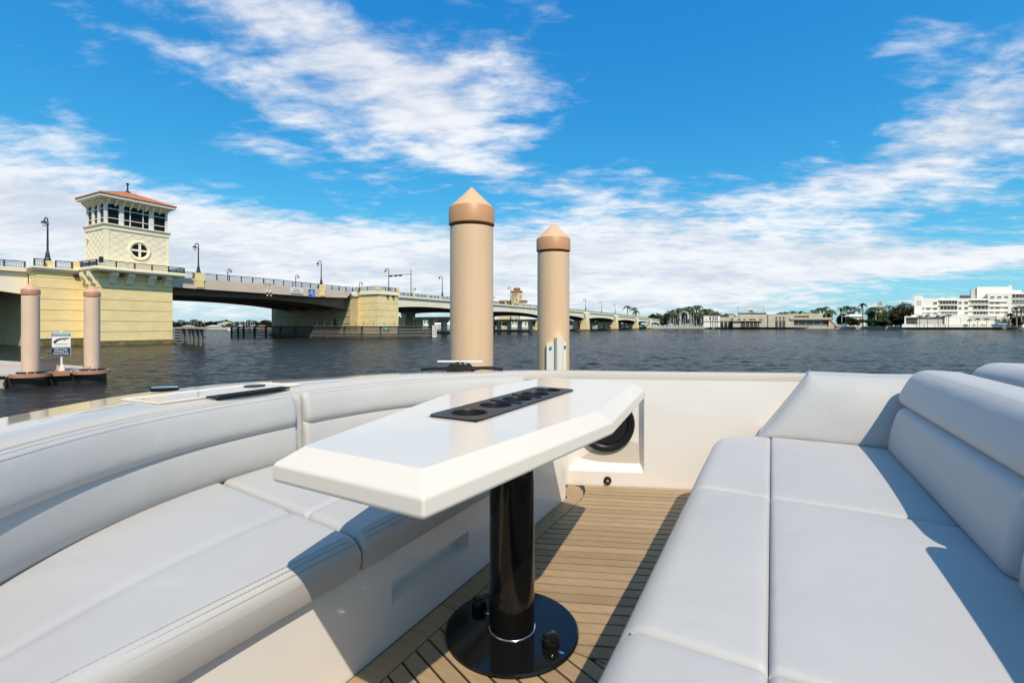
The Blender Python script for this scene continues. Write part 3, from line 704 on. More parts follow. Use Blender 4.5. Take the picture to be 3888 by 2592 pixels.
for (s, t, z, h, sg), lab in zip(LAMPS, LL):
    if h not in protos: o = protos[h] = lamp_proto(h)
    else: o = copy_tree(protos[h])
    o.location = BP(s, t, z); o.rotation_euler = (0, 0, BRZ + (0 if sg > 0 else pi))
    lab = lab or ('black street lamp on the far approach of the bridge' if sg > 0 else 'small far-side street lamp on the long bridge approach')
    props(o, lab, 'street lamp', 'street lamps along the bridge')

# ------------------------------------------------------------------ bridge signs, channel lights, traffic gantry
def board(name, w, h, m, loc, rz, label, cat):
    r = empty(name, loc, rz, label=label, cat=cat)
    bevel(MB().box(-w / 2, w / 2, -.03, .03, -h / 2, h / 2).build('panel', m, r), .01, 1)
    return r
def put_text(parent, txt, size, m, x, z, y=-.036, bold=0.0):
    o = link_obj('lettering', text_mesh(txt, size, m, bold=bold), parent, loc=(x, y, z)); o.rotation_euler = (pi / 2, 0, 0); return o
sg = board('bridge_sign', 3.1, 1.15, M['sign_white'], BP(fss(1126, TF), TF - .12, 10.25), BRZ, 'white notice board with dark lettering on the drawbridge fascia', 'sign')
for k, w in enumerate((1.4, 2.2, 2.6)):
    for j in range(int(w / .22)): MB().box(-w / 2 + j * .22, -w / 2 + j * .22 + .15, -.036, -.031, .22 - k * .3, .36 - k * .3).build('lettering', M['sign_ink'], sg)
sg = board('bridge_sign', 1.6, 1.7, M['sign_blue'], BP(fss(1182, TF), TF - .12, 9.95), BRZ, 'square blue sign with white pictogram on the drawbridge fascia', 'sign')
mb = MB()
mb.tube([(-.55, -.04, -.25), (-.4, -.04, .1), (0, -.04, .22), (.4, -.04, .1), (.55, -.04, -.25)], .07, 5); mb.box(-.1, .12, -.05, -.031, .28, .62); mb.box(.1, .3, -.05, -.031, .3, .42)
mb.tube([(-.2, -.04, -.2), (0, -.04, -.1), (.2, -.04, -.25)], .06, 5); mb.box(.25, .42, -.05, -.031, -.6, -.3)
mb.build('pictogram', M['sign_white'], sg)
cl0 = empty('channel_light')
MB().tube([(0, 0, .9), (-.1, -.1, 1.1), (-.55, -.1, 1.35)], .06, 6).build('arm', M['iron'], cl0)
MB().tube([(0, 0, 1.0), (0, 0, -.2)], .09, 8).build('stem', M['white_frame'], cl0)
for k in range(3): MB().lathe([(.13, -.35 - k * .4), (.2, -.25 - k * .4), (.13, -.12 - k * .4)], 8).build('lens', M['red_light' if k == 1 else 'white_frame'], cl0)
cl0.location = BP(fss(1012, TF), TF - .25, 9.9); cl0.rotation_euler = (0, 0, BRZ); props(cl0, 'navigation light hanging on the fascia at mid span', 'signal light', 'navigation lights at mid span')
cl1 = copy_tree(cl0); cl1.location = BP(fss(1026, TF), TF - .25, 9.9)
gan = empty('traffic_signal_mast', BP(83, 22, 11), BRZ, label='traffic signal mast with long arm over the bridge road', cat='traffic signal')
MB().lathe([(.16, 0), (.10, 10.8)], 8).build('pole', M['iron'], gan)
MB().tube([(0, 0, 9.1), (0, 12.5, 9.0)], .09, 6, r2=.05).build('arm', M['iron'], gan)
for y in (4.6, 6.6, 8.8): MB().box(-.2, .2, y - .65, y + .65, 8.6, 9.15).build('signal_head', M['iron'], gan)

# ------------------------------------------------------------------ timber fenders
def fender(path, ztop, rails, posts, label, rail_r=.16, stanch=True, pm='timber_dark', walk=True, nr=.26):
    o = empty('bridge_fender', BP(path[0][0], path[0][1], 0), BRZ, label=label, cat='fender')
    ox, oy = path[0]
    L = [0]
    for a, b in zip(path, path[1:]): L.append(L[-1] + sqrt((b[0] - a[0]) ** 2 + (b[1] - a[1]) ** 2))
    def at(d):
        for i in range(len(path) - 1):
            if d <= L[i + 1] + 1e-6:
                f = (d - L[i]) / (L[i + 1] - L[i]); a, b = path[i], path[i + 1]
                return (a[0] + (b[0] - a[0]) * f - ox, a[1] + (b[1] - a[1]) * f - oy)
    for k in range(rails):
        z = .25 + (ztop - .35) * k / (rails - 1)
        for a, b in zip(path, path[1:]):
            MB().bar((a[0] - ox, a[1] - oy, z), (b[0] - ox, b[1] - oy, z), .3, nr * .8).build('rail', M['timber_grey' if k % 2 else 'timber_dark'], o)
    for d in posts:
        x, y = at(d)
        MB().lathe([(.26, -2.5), (.24, ztop + .1)], 10, x - .05, y + .36).build('pile', M[pm], o, smooth=True, angle=50)
    if walk:
        for a, b in zip(path, path[1:]): MB().bar((a[0] - ox, a[1] - oy, ztop + .12), (b[0] - ox, b[1] - oy, ztop + .12), 1.0, .12).build('walkway', M['timber_grey'], o)
    if stanch:
        k = int(L[-1] / 2.2)
        st = MB().box(-.03, .03, -.03, .03, 0, 1.15).mesh('stanchion', M['timber_grey'])
        for j in range(k + 1):
            x, y = at(L[-1] * j / k); link_obj('stanchion', st, o, loc=(x, y, ztop + .15))
    return o
fr = fender([(33, 39), (36, -4), (48.5, -13.5)], 2.55, 7, [0.5, 3, 5, 9, 13, 18, 23, 28, 33, 38, 43, 47, 51, 55, 58.6], 'long dark timber fender wall guarding the right bascule pier', nr=.34)
gb = MB().box(-.06, .06, -.5, .5, -2.2, .4)
x, y, z = BP(48.2, -14.0, 0)
pb = board('clearance_gauge', 1.0, 3.0, M['sign_white'], (x, y, 1.35), BRZ - radians(38), 'white clearance gauge board numbered 18 20 22 on the fender end', 'gauge board')
for k, tx in enumerate(('18', '20', '22')): put_text(pb, tx, .85, M['sign_ink'], 0, .95 - k * .78, bold=.015)
MB().box(-.5, .5, -.035, -.031, -1.45, -1.2).build('waterline_stain', M['rust'], pb)
x, y, z = BP(39.5, -7.3, 2.1)
gs = board('channel_sign', 1.5, .6, M['sign_green'], (x, y, z), BRZ - radians(38), 'small green sign on the top rails of the long fender', 'sign')
for k, w in ((0, 1.1), (1, .5)):
    for j in range(int(w / .16)): MB().box(-w / 2 + j * .16, -w / 2 + j * .16 + .11, -.036, -.031, .08 - k * .22, .17 - k * .22).build('lettering', M['sign_white'], gs)
fender([(2.5, 4), (2.2, 1.0), (-3.0, -14.0)], 2.2, 5, [4, 9, 11.5, 15, 18.2], 'short grey timber fender beside the control tower pier', pm='timber_grey')
mb = MB()

# ------------------------------------------------------------------ pilings
def piling(loc, body, band, cone, label, base=-3.0, top=3.4 + .70):
    r = empty('piling', (loc[0], loc[1], 0), label=label, cat='piling', group='capped mooring pilings')
    MB().lathe([(.300, base), (.300, 4.06)], 56).build('shaft', body, r, smooth=True, angle=40)
    c = MB().lathe([(.309, 4.10), (.318, 4.105), (.318, 4.325), (.312, 4.335)], 56).build('cap_band', band, r, smooth=True, angle=40)
    MB().lathe([(.310, 4.336), (.012, 4.628), (.002, 4.632)], 56).build('cap_cone', cone, c, smooth=True, angle=30)
    return r
p1 = piling((-0.561, 6.53), M['piling'], M['cap_band'], M['cap_cone'], 'tall tan piling beside the black mooring cleat')
p2 = piling((0.777, 8.81), M['piling'], M['cap_band'], M['cap_cone'], 'tan piling with a white plastic bracket at its foot')
br = MB(); 
br.prism([(-.15, -.30), (-.15, -.335), (-.001, -.345), (-.001, -.29)], 1.0, 2.40); 
b = br.build('bracket', M['plastic_white'], p2)
mb = MB().prism([(.0, -.40), (.03, -.44), (.12, -.44), (.155, -.40), (.155, -.30), (.0, -.30)], 1.0, 2.50); mb.build('pole_guide', M['plastic_white'], b)
MB().box(.157, .20, -.345, -.24, 1.0, 2.41).build('flange', M['plastic_white'], b)
for x, y, z in ((-.08, -.345, 2.31), (.18, -.35, 2.33)): MB().lathe([(.022, -.02), (.022, .02)], 10, x, z, True, 'y').build('bolt', M['steel'], b, loc=(0, y, 0))
pa = piling((-21.51, 20.95), M['piling_pink'], M['cap_band_pink'], M['cap_cone_pink'], 'pinkish piling on the dock left of the slips sign')
pb_ = piling((-20.11, 22.45), M['piling_pink'], M['cap_band_pink'], M['cap_cone_pink'], 'pinkish piling with rust stains at its foot on the dock end')
mb = MB(); rr = random.Random(4)
for k in range(14):
    a = radians(-132 + rr.uniform(0, 75)); z0 = .62; hh = rr.uniform(.06, .32) * (1.5 if a < radians(-110) else .7)
    w = rr.uniform(.02, .05)
    mb.add([(.303 * cos(a - w), .303 * sin(a - w), z0), (.303 * cos(a + w), .303 * sin(a + w), z0), (.3028 * cos(a + w * .6), .3028 * sin(a + w * .6), z0 + hh), (.3028 * cos(a - w * .3), .3028 * sin(a - w * .3), z0 + hh * 1.12)], [(0, 1, 2, 3)])
a0 = radians(-128); mb.add([(.3035 * cos(a0 + q), .3035 * sin(a0 + q), z) for q, z in ((-.16, .6), (.02, .6), (.02, 1.25), (-.1, 1.42))], [(0, 1, 2, 3)])
mb.build('rust_stain', M['rust'], pb_)

# ------------------------------------------------------------------ floating dock at the left
DO = (-21.51, 20.95); DAZ = atan2(22.45 - 20.95, -20.11 + 21.51)          # direction from piling to piling
dock = empty('floating_dock', (DO[0], DO[1], 0), DAZ, label='low floating dock with tan deck and brown rub rail', cat='dock')
DL = sqrt(1.4 ** 2 + 1.5 ** 2)                                             # second piling at local x = DL
# dock body lies behind the pilings (local +y), pile guides stick out to the front
def dloc(X, Y): 
    X -= DO[0]; Y -= DO[1]; return (X * cos(DAZ) + Y * sin(DAZ), -X * sin(DAZ) + Y * cos(DAZ))
dq = [(-8.0, .5), (DL - .15, .5), dloc(-20.9, 23.6), dloc(-22.3, 24.8), dloc(-24.5, 25.9), dloc(-33, 29.8), dloc(-41, 24)]
MB().prism([(x * .985, .56 + (y - .5) * .985) for x, y in dq], -.1, .46).build('float', M['float_black'], dock)
MB().prism(dq, .465, .56).build('deck', M['dock_deck'], dock)
MB().prism([dloc(-23.8, 23.6), dloc(-23.4, 23.9), dloc(-31.5, 27.6), dloc(-32, 27.1)], .5635, .567).build('deck_stripe', M['dock_pink'], dock)
MB().box(.62, DL - .75, .36, .499, .38, .60).build('rub_rail', M['dock_trim'], dock)
MB().box(-9, -.95, .36, .499, .38, .60).build('rub_rail', M['dock_trim'], dock)
def guide(x, y0):
    g = MB(); n = 22; pts = []
    for i in range(n + 1):
        a = pi + pi * i / n
        pts.append((x + .68 * cos(a), y0 + .66 * sin(a)))
    outer = [(x - .68, .5)] + pts + [(x + .68, .5)]
    inner = [(x + (p[0] - x) * .86, p[1] if p[1] > .3 else y0 + (p[1] - y0) * .86) for p in outer]
    v = []; m = len(outer)
    for (a, b) in zip(outer, inner): v += [(a[0], a[1], .45), (a[0], a[1], .59), (b[0], b[1], .59), (b[0], b[1], .45)]
    f = []
    for i in range(m - 1):
        for k in range(4): f.append((4 * i + k, 4 * i + (k + 1) % 4, 4 * i + 4 + (k + 1) % 4, 4 * i + 4 + k))
    g.add(v, f); o = g.build('pile_guide', M['dock_trim'], dock)
    MB().prism([(x + (p[0] - x) * .8, y0 + .1 + (p[1] - y0) * .78) for p in outer[::1]], -.15, .445).build('guide_float', M['float_black'], o)
    mb = MB()
    for k in range(5):
        a = pi * 1.08 + pi * .84 * k / 4; cx, cy = x + .41 * cos(a), y0 + .41 * sin(a)
        ta = (-sin(a), cos(a))
        mb = MB().tube([(cx - ta[0] * .11, cy - ta[1] * .11, .64), (cx - ta[0] * .06, cy - ta[1] * .06, .645), (cx + ta[0] * .06, cy + ta[1] * .06, .645), (cx + ta[0] * .11, cy + ta[1] * .11, .64)], .048, 8)
        mb.build('roller', M['iron'], o)
        MB().tube([(cx - ta[0] * .15, cy - ta[1] * .15, .64), (cx + ta[0] * .15, cy + ta[1] * .15, .64)], .016, 6).build('roller_axle', M['steel'], o)
guide(0, 0); guide(DL, 0)
MB().tube([(-.95, .1, .45), (-.8, .02, .46)], .07, 8).build('bumper', M['black_rubber'], dock)
MB().prism([(-1.0, .3), (-.8, .3), (-.72, .55), (-1.0, .55)], -.2, .4).build('bracket', M['dock_deck'], dock)
# dock box and sign
bxo = empty('dock_box', (DO[0] + cos(DAZ) * .62 - sin(DAZ) * 1.35, DO[1] + sin(DAZ) * .62 + cos(DAZ) * 1.35, .567), DAZ - radians(14), label='pink storage box on the dock behind the slips sign', cat='box')
bevel(MB().box(-.62, .42, -.25, .25, 0, .52).build('body', M['dock_pink'], bxo), .03)
bevel(MB().box(-.66, .46, -.29, .29, .522, .64).build('lid', M['dock_pink'], bxo), .04)
sx, sy = -19.85 + .02, 20.75
sgp = empty('dock_sign', (DO[0] + cos(DAZ) * 1.02 - sin(DAZ) * .62, DO[1] + sin(DAZ) * 1.02 + cos(DAZ) * .62, .56), radians(28), label='two-part white and navy sign about public slips on a post', cat='sign')
MB().box(-.035, .035, .03, .09, .0, 1.92).build('post', M['plastic_white'], sgp)
mb = MB()
for a in range(4):
    c, s_ = cos(a * pi / 2 + .6), sin(a * pi / 2 + .6)
    mb.add([(0, .06, .42), (.26 * c, .06 + .26 * s_, 0), (.26 * c - .03 * s_, .06 + .26 * s_ + .03 * c, 0), (-.03 * s_, .06 + .03 * c, .42)], [(0, 1, 2, 3)])
mb.lathe([(.13, 0), (.11, .03), (.06, .3)], 12, 0, .06)
mb.build('foot', M['plastic_white'], sgp)
bevel(MB().box(-.34, .34, -.02, .02, 1.16, 1.84).build('upper_panel', M['sign_white'], sgp), .012)
up = sgp.children[-1]
MB().box(-.325, .325, -.026, -.021, 1.665, 1.83).build('header', M['sign_teal'], up)
lo = bevel(MB().box(-.35, .35, -.02, .02, .75, 1.15).build('lower_panel', M['sign_white'], sgp), .012)
MB().box(-.335, .335, -.026, -.021, .765, 1.135).build('navy_field', M['sign_navy'], lo)
for k, tx in enumerate(('Half of Slips', 'Available to', 'General Public')): put_text(lo, tx, .098, M['sign_white'], 0, 1.055 - k * .105, y=-.031, bold=.001)
for k in range(9): MB().box(-.29 + k * .066, -.29 + k * .066 + .05, -.031, -.027, 1.755, 1.795).build('lettering', M['sign_white'], up)
for k in range(12): MB().box(-.29 + k * .048, -.29 + k * .048 + .036, -.031, -.027, 1.695, 1.715).build('lettering', M['sign_white'], up)
for k in range(9): MB().box(-.22 + k * .052, -.22 + k * .052 + .042, -.025, -.021, 1.285, 1.305).build('lettering', M['sign_ink'], up)
for k in range(7): MB().box(-.18 + k * .052, -.18 + k * .052 + .04, -.025, -.021, 1.22, 1.234).build('lettering', M['wall_grey'], up)
mb = MB().tube([(-.24, -.022, 1.38), (-.19, -.022, 1.44), (-.12, -.022, 1.51), (0, -.022, 1.545), (.1, -.022, 1.56), (.2, -.022, 1.575), (.28, -.022, 1.565)], .05, 6, r2=.022)
mb.tube([(.08, -.024, 1.54), (.12, -.024, 1.48), (.18, -.024, 1.5), (.19, -.024, 1.55)], .012, 5)
mb.build('picture', M['sign_ink'], up)
mb = MB(); rr = random.Random(9)
for k in range(3):
    cx, cy, R = -5.6 + .1 * k, 1.2 + .1 * k, .22 - .05 * k
    mb.tube([(-1.95 + R * cos(a / 14 * 2 * pi) * 1.5, 1.05 + R * sin(a / 14 * 2 * pi), .59 + .05 * k) for a in range(14)], .035, 6, closed=True)
rp_o = mb.build('rope_coil', M['rope'], None, loc=(DO[0], DO[1], 0), rz=DAZ); props(rp_o, 'black rope coil lying on the dock edge', 'rope')

# ------------------------------------------------------------------ the boat
BAZB = radians(29.0); BC = (0.0, 1.535); FZ = 1.70
def BL(a, b, z=0): return (BC[0] + a * cos(BAZB) + b * sin(BAZB), BC[1] - a * sin(BAZB) + b * cos(BAZB), FZ + z)
boat = empty('boat', BL(0, 0), -BAZB, label='white motor yacht bow with a sunken teak floored lounge', cat='boat')
DZ = 0.715
def catmull(pts, n):
    out = []
    P = [pts[0]] + list(pts) + [pts[-1]]
    for i in range(1, len(P) - 2):
        p0, p1, p2, p3 = P[i - 1], P[i], P[i + 1], P[i + 2]
        for k in range(n):
            t = k / n
            out.append(tuple(.5 * ((2 * p1[d]) + (-p0[d] + p2[d]) * t + (2 * p0[d] - 5 * p1[d] + 4 * p2[d] - p3[d]) * t * t + (-p0[d] + 3 * p1[d] - 3 * p2[d] + p3[d]) * t ** 3) for d in range(len(p1))))
    out.append(tuple(pts[-1])); return out
def ab(b): return -1.10 + .34 * abs(b) ** 2.5                 # foot of the curved backrest
# matched rings, near stern end -> round the bow -> far stern end : (inner a, inner b, outer a, outer b)
def bw(a): return 1.577 + .404 * a                            # inner face of the far bulwark
ring = [(3.6, -bw(3.6), 3.6, -bw(3.6) - .16), (1.6, -bw(1.6), 1.6, -bw(1.6) - .14), (.5, -bw(.5), .45, -bw(.45) - .14), (-.28, -1.45, -.5, -1.66), (-.57, -1.22, -1.02, -1.26), (-.84, -.985, -1.36, -.86),
        (-1.075, -.60, -1.60, -.47), (-1.165, -.2, -1.665, -.2), (-1.165, .1, -1.62, .1), (-1.13, .41, -1.44, .46), (-1.02, .76, -1.265, .82), (-.79, 1.06, -.96, 1.16), (-.52, 1.367, -.56, 1.46),
        (-.1, bw(-.1), -.14, bw(-.14) + .10), (.5, bw(.5), .46, bw(.46) + .11), (1.6, bw(1.6), 1.56, bw(1.56) + .12), (3.6, bw(3.6), 3.6, bw(3.6) + .14)]
RG = catmull(ring, 10)
rows = []
for i, (ia, ib, oa, obv) in enumerate(RG):
    dxx, dyy = oa - ia, obv - ib; L = sqrt(dxx * dxx + dyy * dyy); ux, uy = dxx / L, dyy / L
    r = .018
    dn = .004 if (i > 30 and i < 118) else .0
    rows.append([(ia, ib, DZ - .05 - dn), (ia, ib, DZ - r - dn), (ia + ux * r * .3, ib + uy * r * .3, DZ - r * .3 - dn), (ia + ux * r, ib + uy * r, DZ - dn),
                 (ia + ux * (L * .5), ib + uy * (L * .5), DZ + .000), (oa - ux * .03, obv - uy * .03, DZ), (oa - ux * .008, obv - uy * .008, DZ - .010), (oa, obv, DZ - .03),
                 (oa + ux * .01, obv + uy * .01, DZ - .09), (oa - ux * .02, obv - uy * .02, DZ - .12), (oa - ux * .10, obv - uy * .10, -.35), (oa - ux * .42, obv - uy * .42, -1.75), (oa - ux * .6, obv - uy * .6, -2.2)])
mb = MB(); kk = len(rows[0]); v = sum(rows, []); f = []
for i in range(len(rows) - 1):
    for j in range(kk - 1): f.append((i * kk + j, i * kk + kk + j, i * kk + kk + j + 1, i * kk + j + 1))
mb.add(v, f)
hull = mb.build('hull', M['gelcoat_deck'], boat, smooth=True, angle=35)
# inner bulwark lining with the speaker recess cut in
def bulwark(sign):
    d = (cos(math.atan(.404)), sin(math.atan(.404)))           # along the wall
    def pt(w, z, dep=0.0):
        a = w * d[0]; b = 1.577 + w * d[1]
        a += -d[1] * dep; b += d[0] * dep
        return (a, sign * b, z)
    mb = MB()
    # recess between w0..w1, z0..z1
    w0, w1, z0, z1 = -.415, .055, .09, .605
    ws = [-.60, w0, w1, 4.0]; zs = [.0, z0, z1, DZ - .046]
    idx = {}
    for i, w in enumerate(ws):
        for j, z in enumerate(zs): idx[i, j] = len(mb.v); mb.v.append(pt(w, z, -.003))
    for i in range(3):
        for j in range(3):
            if (i, j) == (1, 1) and sign > 0: continue
            q = (idx[i, j], idx[i + 1, j], idx[i + 1, j + 1], idx[i, j + 1]); mb.f.append(q if sign > 0 else q[::-1]); mb.mi.append(0)
    if sign > 0:
        def ring_(inset, dep): 
            k = 5; out = []
            for (cw, cz, a0) in ((w0 + inset, z0 + inset * 1.2, pi), (w1 - inset * .45, z0 + inset * 1.2, 1.5 * pi), (w1 - inset * .45, z1 - inset * .3, 0), (w0 + inset, z1 - inset * .3, .5 * pi)):
                out.append(pt(cw, cz, dep))
            return out
        n0 = len(mb.v); R = [[pt(w0, z0, -.003), pt(w1, z0, -.003), pt(w1, z1, -.003), pt(w0, z1, -.003)], ring_(.012, .006), ring_(.045, .040), ring_(.055, .046)]
        for r_ in R: mb.v += r_
        for k in range(3):
            for j in range(4): mb.f.append((n0 + 4 * k + j, n0 + 4 * k + (j + 1) % 4, n0 + 4 * k + 4 + (j + 1) % 4, n0 + 4 * k + 4 + j)); mb.mi.append(0)
        mb.f.append((n0 + 12, n0 + 13, n0 + 14, n0 + 15)); mb.mi.append(0)
    o = mb.build('bulwark', M['gelcoat'], boat)
    if sign > 0: bevel(o, .012, 3)
    return o, pt
bwo, wp = bulwark(1); bulwark(-1)
# speaker set in the recess
sc = wp(-.175, .385, .030); sp = empty('speaker', sc, math.atan(.404)); sp.parent = bwo
sp.location = sc
def in_wall(mb, name, m, **kw): return mb.build(name, m, sp, **kw)
bpy.data.objects.remove(sp)
spk = MB().lathe([(.178, .012), (.178, -.004), (.170, -.014), (.150, -.014), (.138, -.004), (.136, .012)], 48, 0, 0, False, 'y').build('speaker_ring', M['black_satin'], bwo, smooth=True, angle=40, loc=sc, rz=math.atan(.404))
spk.data.flip_normals()
MB().lathe([(.001, -.002), (.06, .0), (.137, .008)], 40, 0, 0, False, 'y').build('speaker_grille', None or M['black_rubber'], bwo, smooth=True, loc=sc, rz=math.atan(.404))
gm = MB()
for i in range(-14, 15):
    for j in range(-16, 17):
        x = i * .0095 + (.00475 if j % 2 else 0); z = j * .0082
        if x * x + z * z < .131 ** 2:
            y = -.0045 + .010 * (sqrt(x * x + z * z) / .137) ** 2; r = .0018
            gm.add([(x - r, y, z - r), (x + r, y, z - r), (x + r, y, z + r), (x - r, y, z + r)], [(0, 1, 2, 3)])
gm.build('grille_perforation', M['timber_dark'], bwo, loc=sc, rz=math.atan(.404), kind='stuff')
lc = wp(-.178 + .01, .038, -.006)
fl = MB().lathe([(.024, .004), (.024, -.006), (.020, -.010), (.012, -.010), (.011, -.006)], 24, 0, 0, True, 'y').build('courtesy_light', M['black_satin'], bwo, loc=lc, rz=math.atan(.404), smooth=True, angle=30)
MB().lathe([(.0095, -.007), (.009, -.0115)], 16, 0, 0, True, 'y').build('lens', M['steel'], fl)
# deck furniture on the bow
def deckline(pts, w, name, m, z=DZ + .005, hgt=.004):
    mb = MB()
    for a, b in zip(pts, pts[1:]): mb.bar((a[0], a[1], z), (b[0], b[1], z), w, hgt)
    return mb
HP = [(-1.45, -.49), (-1.215, -.47), (-1.245, .14), (-1.46, .09)]
ht = MB().prism(HP, DZ - .006, DZ + .003).build('deck_hatch', M['gelcoat_deck'], boat); bevel(ht, .003, 2)
mb = MB(); q = HP + [HP[0]]
for a, b in zip(q, q[1:]): mb.tube([(a[0], a[1], DZ + .003), (b[0], b[1], DZ + .003)], .0050, 6)
mb.build('rim', M['gelcoat_white'], ht)
vb = MB().prism([(-1.205, -.315), (-1.150, -.30), (-1.170, .035), (-1.225, .025)], DZ + .002, DZ + .010).build('deck_vent', M['black_satin'], boat); bevel(vb, .003, 1)
MB().prism([(-1.188, -.29), (-1.167, -.285), (-1.186, .02), (-1.207, .015)], DZ + .0103, DZ + .0112).build('vent_slot', M['black_rubber'], vb)
MB().lathe([(.046, DZ + .003), (.046, DZ + .007), (.040, DZ + .008)], 28, -1.385, 0.0).build('filler_cap', M['black_satin'], ht)
clf = MB().lathe([(.052, DZ + .002), (.052, DZ + .010), (.045, DZ + .013)], 28, -1.60, -.275).build('pop_up_cleat', M['black_rubber'], boat)
MB().tube([(-1.60 - .035, -.275 - .035, DZ + .014), (-1.60 + .035, -.275 + .035, DZ + .014)], .006, 6).build('cleat_bar', M['steel'], clf)

# teak floor: dark caulk bed, margin boards and planks
fl_poly = [(-1.0, -1.3), (3.5, -bw(3.5) + .01), (3.5, bw(3.5) - .01), (-.40, 1.41), (-1.0, 1.3)]
floor = MB().prism(fl_poly, -.03, .0).build('floor', M['caulk'], boat)
def clip(poly, nx, ny, c):            # keep nx*x+ny*y<=c
    out = []
    for i in range(len(poly)):
        p, q = poly[i], poly[(i + 1) % len(poly)]
        dp, dq = nx * p[0] + ny * p[1] - c, nx * q[0] + ny * q[1] - c
        if dp <= 0: out.append(p)
        if dp * dq < 0:
            t = dp / (dp - dq); out.append((p[0] + (q[0] - p[0]) * t, p[1] + (q[1] - p[1]) * t))
    return out
MA = -.213
mg_far = [(-.291, .003), (MA - .003, .003), (MA - .003, 1.19), (-.222, 1.26), (-.250, 1.335), (-.300, 1.40), (-.372, 1.425), (-.360, 1.30), (-.328, 1.235), (-.296, 1.20)]
for sgn in (1, -1):
    pl = [(x, sgn * y) for x, y in mg_far]
    MB().prism(pl if sgn > 0 else pl[::-1], .001, .006).build('teak_board', M['teak'], floor)
phi = math.atan(.404); pitch = .0555; cw = .0080
far_reg = [(MA + .002, .0035), (3.4, .0035), (3.4, bw(3.4) - .014), (-.285, bw(-.285) - .014), (-.235, 1.335), (MA + .002, 1.2)]
for sgn in (1, -1):
    nx, ny = -sin(phi), cos(phi)
    c0 = -nx * 0 + ny * (1.577 - .012)
    for k in range(64):
        hi = c0 - k * pitch; lo_ = hi - pitch + cw
        q = clip(clip(far_reg, nx, ny, hi), -nx, -ny, -lo_)
        if len(q) < 3: continue
        ar = abs(sum(q[i][0] * q[(i + 1) % len(q)][1] - q[(i + 1) % len(q)][0] * q[i][1] for i in range(len(q)))) / 2
        if ar < 1e-4: continue
        q = [(x, sgn * y) for x, y in q]
        if sgn < 0: q = q[::-1]
        MB().prism(q, .001, .006 + .0003 * (k % 3)).build('teak_plank', M['teak'], floor)

# ------------------------------------------------------------------ cushion builders
def pillow(P, z0, ztop, r=(.035, .02, .02, .02), crown=.012, creases=(), nu=40, nv=26, cdep=.010, cwid=.010):
    """P(u,v)->(a,b): u along, v from front to back; edge radii front, back, u0, u1"""
    import itertools
    def dist(p, q): return sqrt((p[0] - q[0]) ** 2 + (p[1] - q[1]) ** 2)
    Lu = max(dist(P(0, .5), P(1, .5)), .05); Lv = max(dist(P(.5, 0), P(.5, 1)), .05)
    def samples(n, L, ra, rb):
        s = set()
        for k in range(7):
            s.add(ra / L * (1 - cos(k / 6 * pi / 2))); s.add(1 - rb / L * (1 - cos(k / 6 * pi / 2)))
        for k in range(1, n): s.add(ra / L + (1 - (ra + rb) / L) * k / n)
        return sorted(s)
    us = samples(nu, Lu, r[2], r[3]); vs_ = samples(nv, Lv, r[0], r[1])
    for c in creases:
        for w in (-.03, -.018, -.01, -.005, 0, .005, .01, .018, .03): vs_.append(c + w / Lv)
    vs_ = sorted(set(round(x, 6) for x in vs_))
    V = []; 
    for u in us:
        for v in vs_:
            eu = 0; ev = 0; rr = .02
            d0, d1 = u * Lu, (1 - u) * Lu; e0, e1 = v * Lv, (1 - v) * Lv
            xs = []
            if d0 < r[2]: xs.append((1 - d0 / r[2], r[2]))
            if d1 < r[3]: xs.append((1 - d1 / r[3], r[3]))
            if e0 < r[0]: xs.append((1 - e0 / r[0], r[0]))
            if e1 < r[1]: xs.append((1 - e1 / r[1], r[1]))
            drop = 0
            for x, q in xs: drop += q * (1 - sqrt(max(0, 1 - x * x)))
            if xs: drop = min(drop, max(q for _, q in xs))
            z = ztop - drop + crown * (max(0, 4 * u * (1 - u)) ** .6) * (max(0, 4 * v * (1 - v)) ** .6)
            for c in creases: z -= cdep * exp(-(((v - c) * Lv) / cwid) ** 2)
            a, b = P(u, v); V.append((a, b, z))
    m = len(vs_); k = len(us); F = []
    for i in range(k - 1):
        for j in range(m - 1): F.append((i * m + j, i * m + j + 1, (i + 1) * m + j + 1, (i + 1) * m + j))
    # skirt
    loop = [i * m for i in range(k)] + [(k - 1) * m + j for j in range(1, m)] + [i * m + m - 1 for i in range(k - 2, -1, -1)] + [j for j in range(m - 2, 0, -1)]
    n0 = len(V)
    ca = sum(V[i][0] for i in loop) / len(loop); cb = sum(V[i][1] for i in loop) / len(loop)
    zb = z0
    for i in loop: V.append((V[i][0], V[i][1], min(V[i][2], (V[i][2] + zb) / 2)))
    for i in loop:
        dxx, dyy = V[i][0] - ca, V[i][1] - cb; L = sqrt(dxx * dxx + dyy * dyy); V.append((V[i][0] - dxx / L * .012, V[i][1] - dyy / L * .012, zb))
    q = len(loop)
    for i in range(q):
        i2 = (i + 1) % q
        F.append((loop[i2], loop[i], n0 + i, n0 + i2)); F.append((n0 + i2, n0 + i, n0 + q + i, n0 + q + i2))
    mb = MB(); mb.add(V, F); return mb
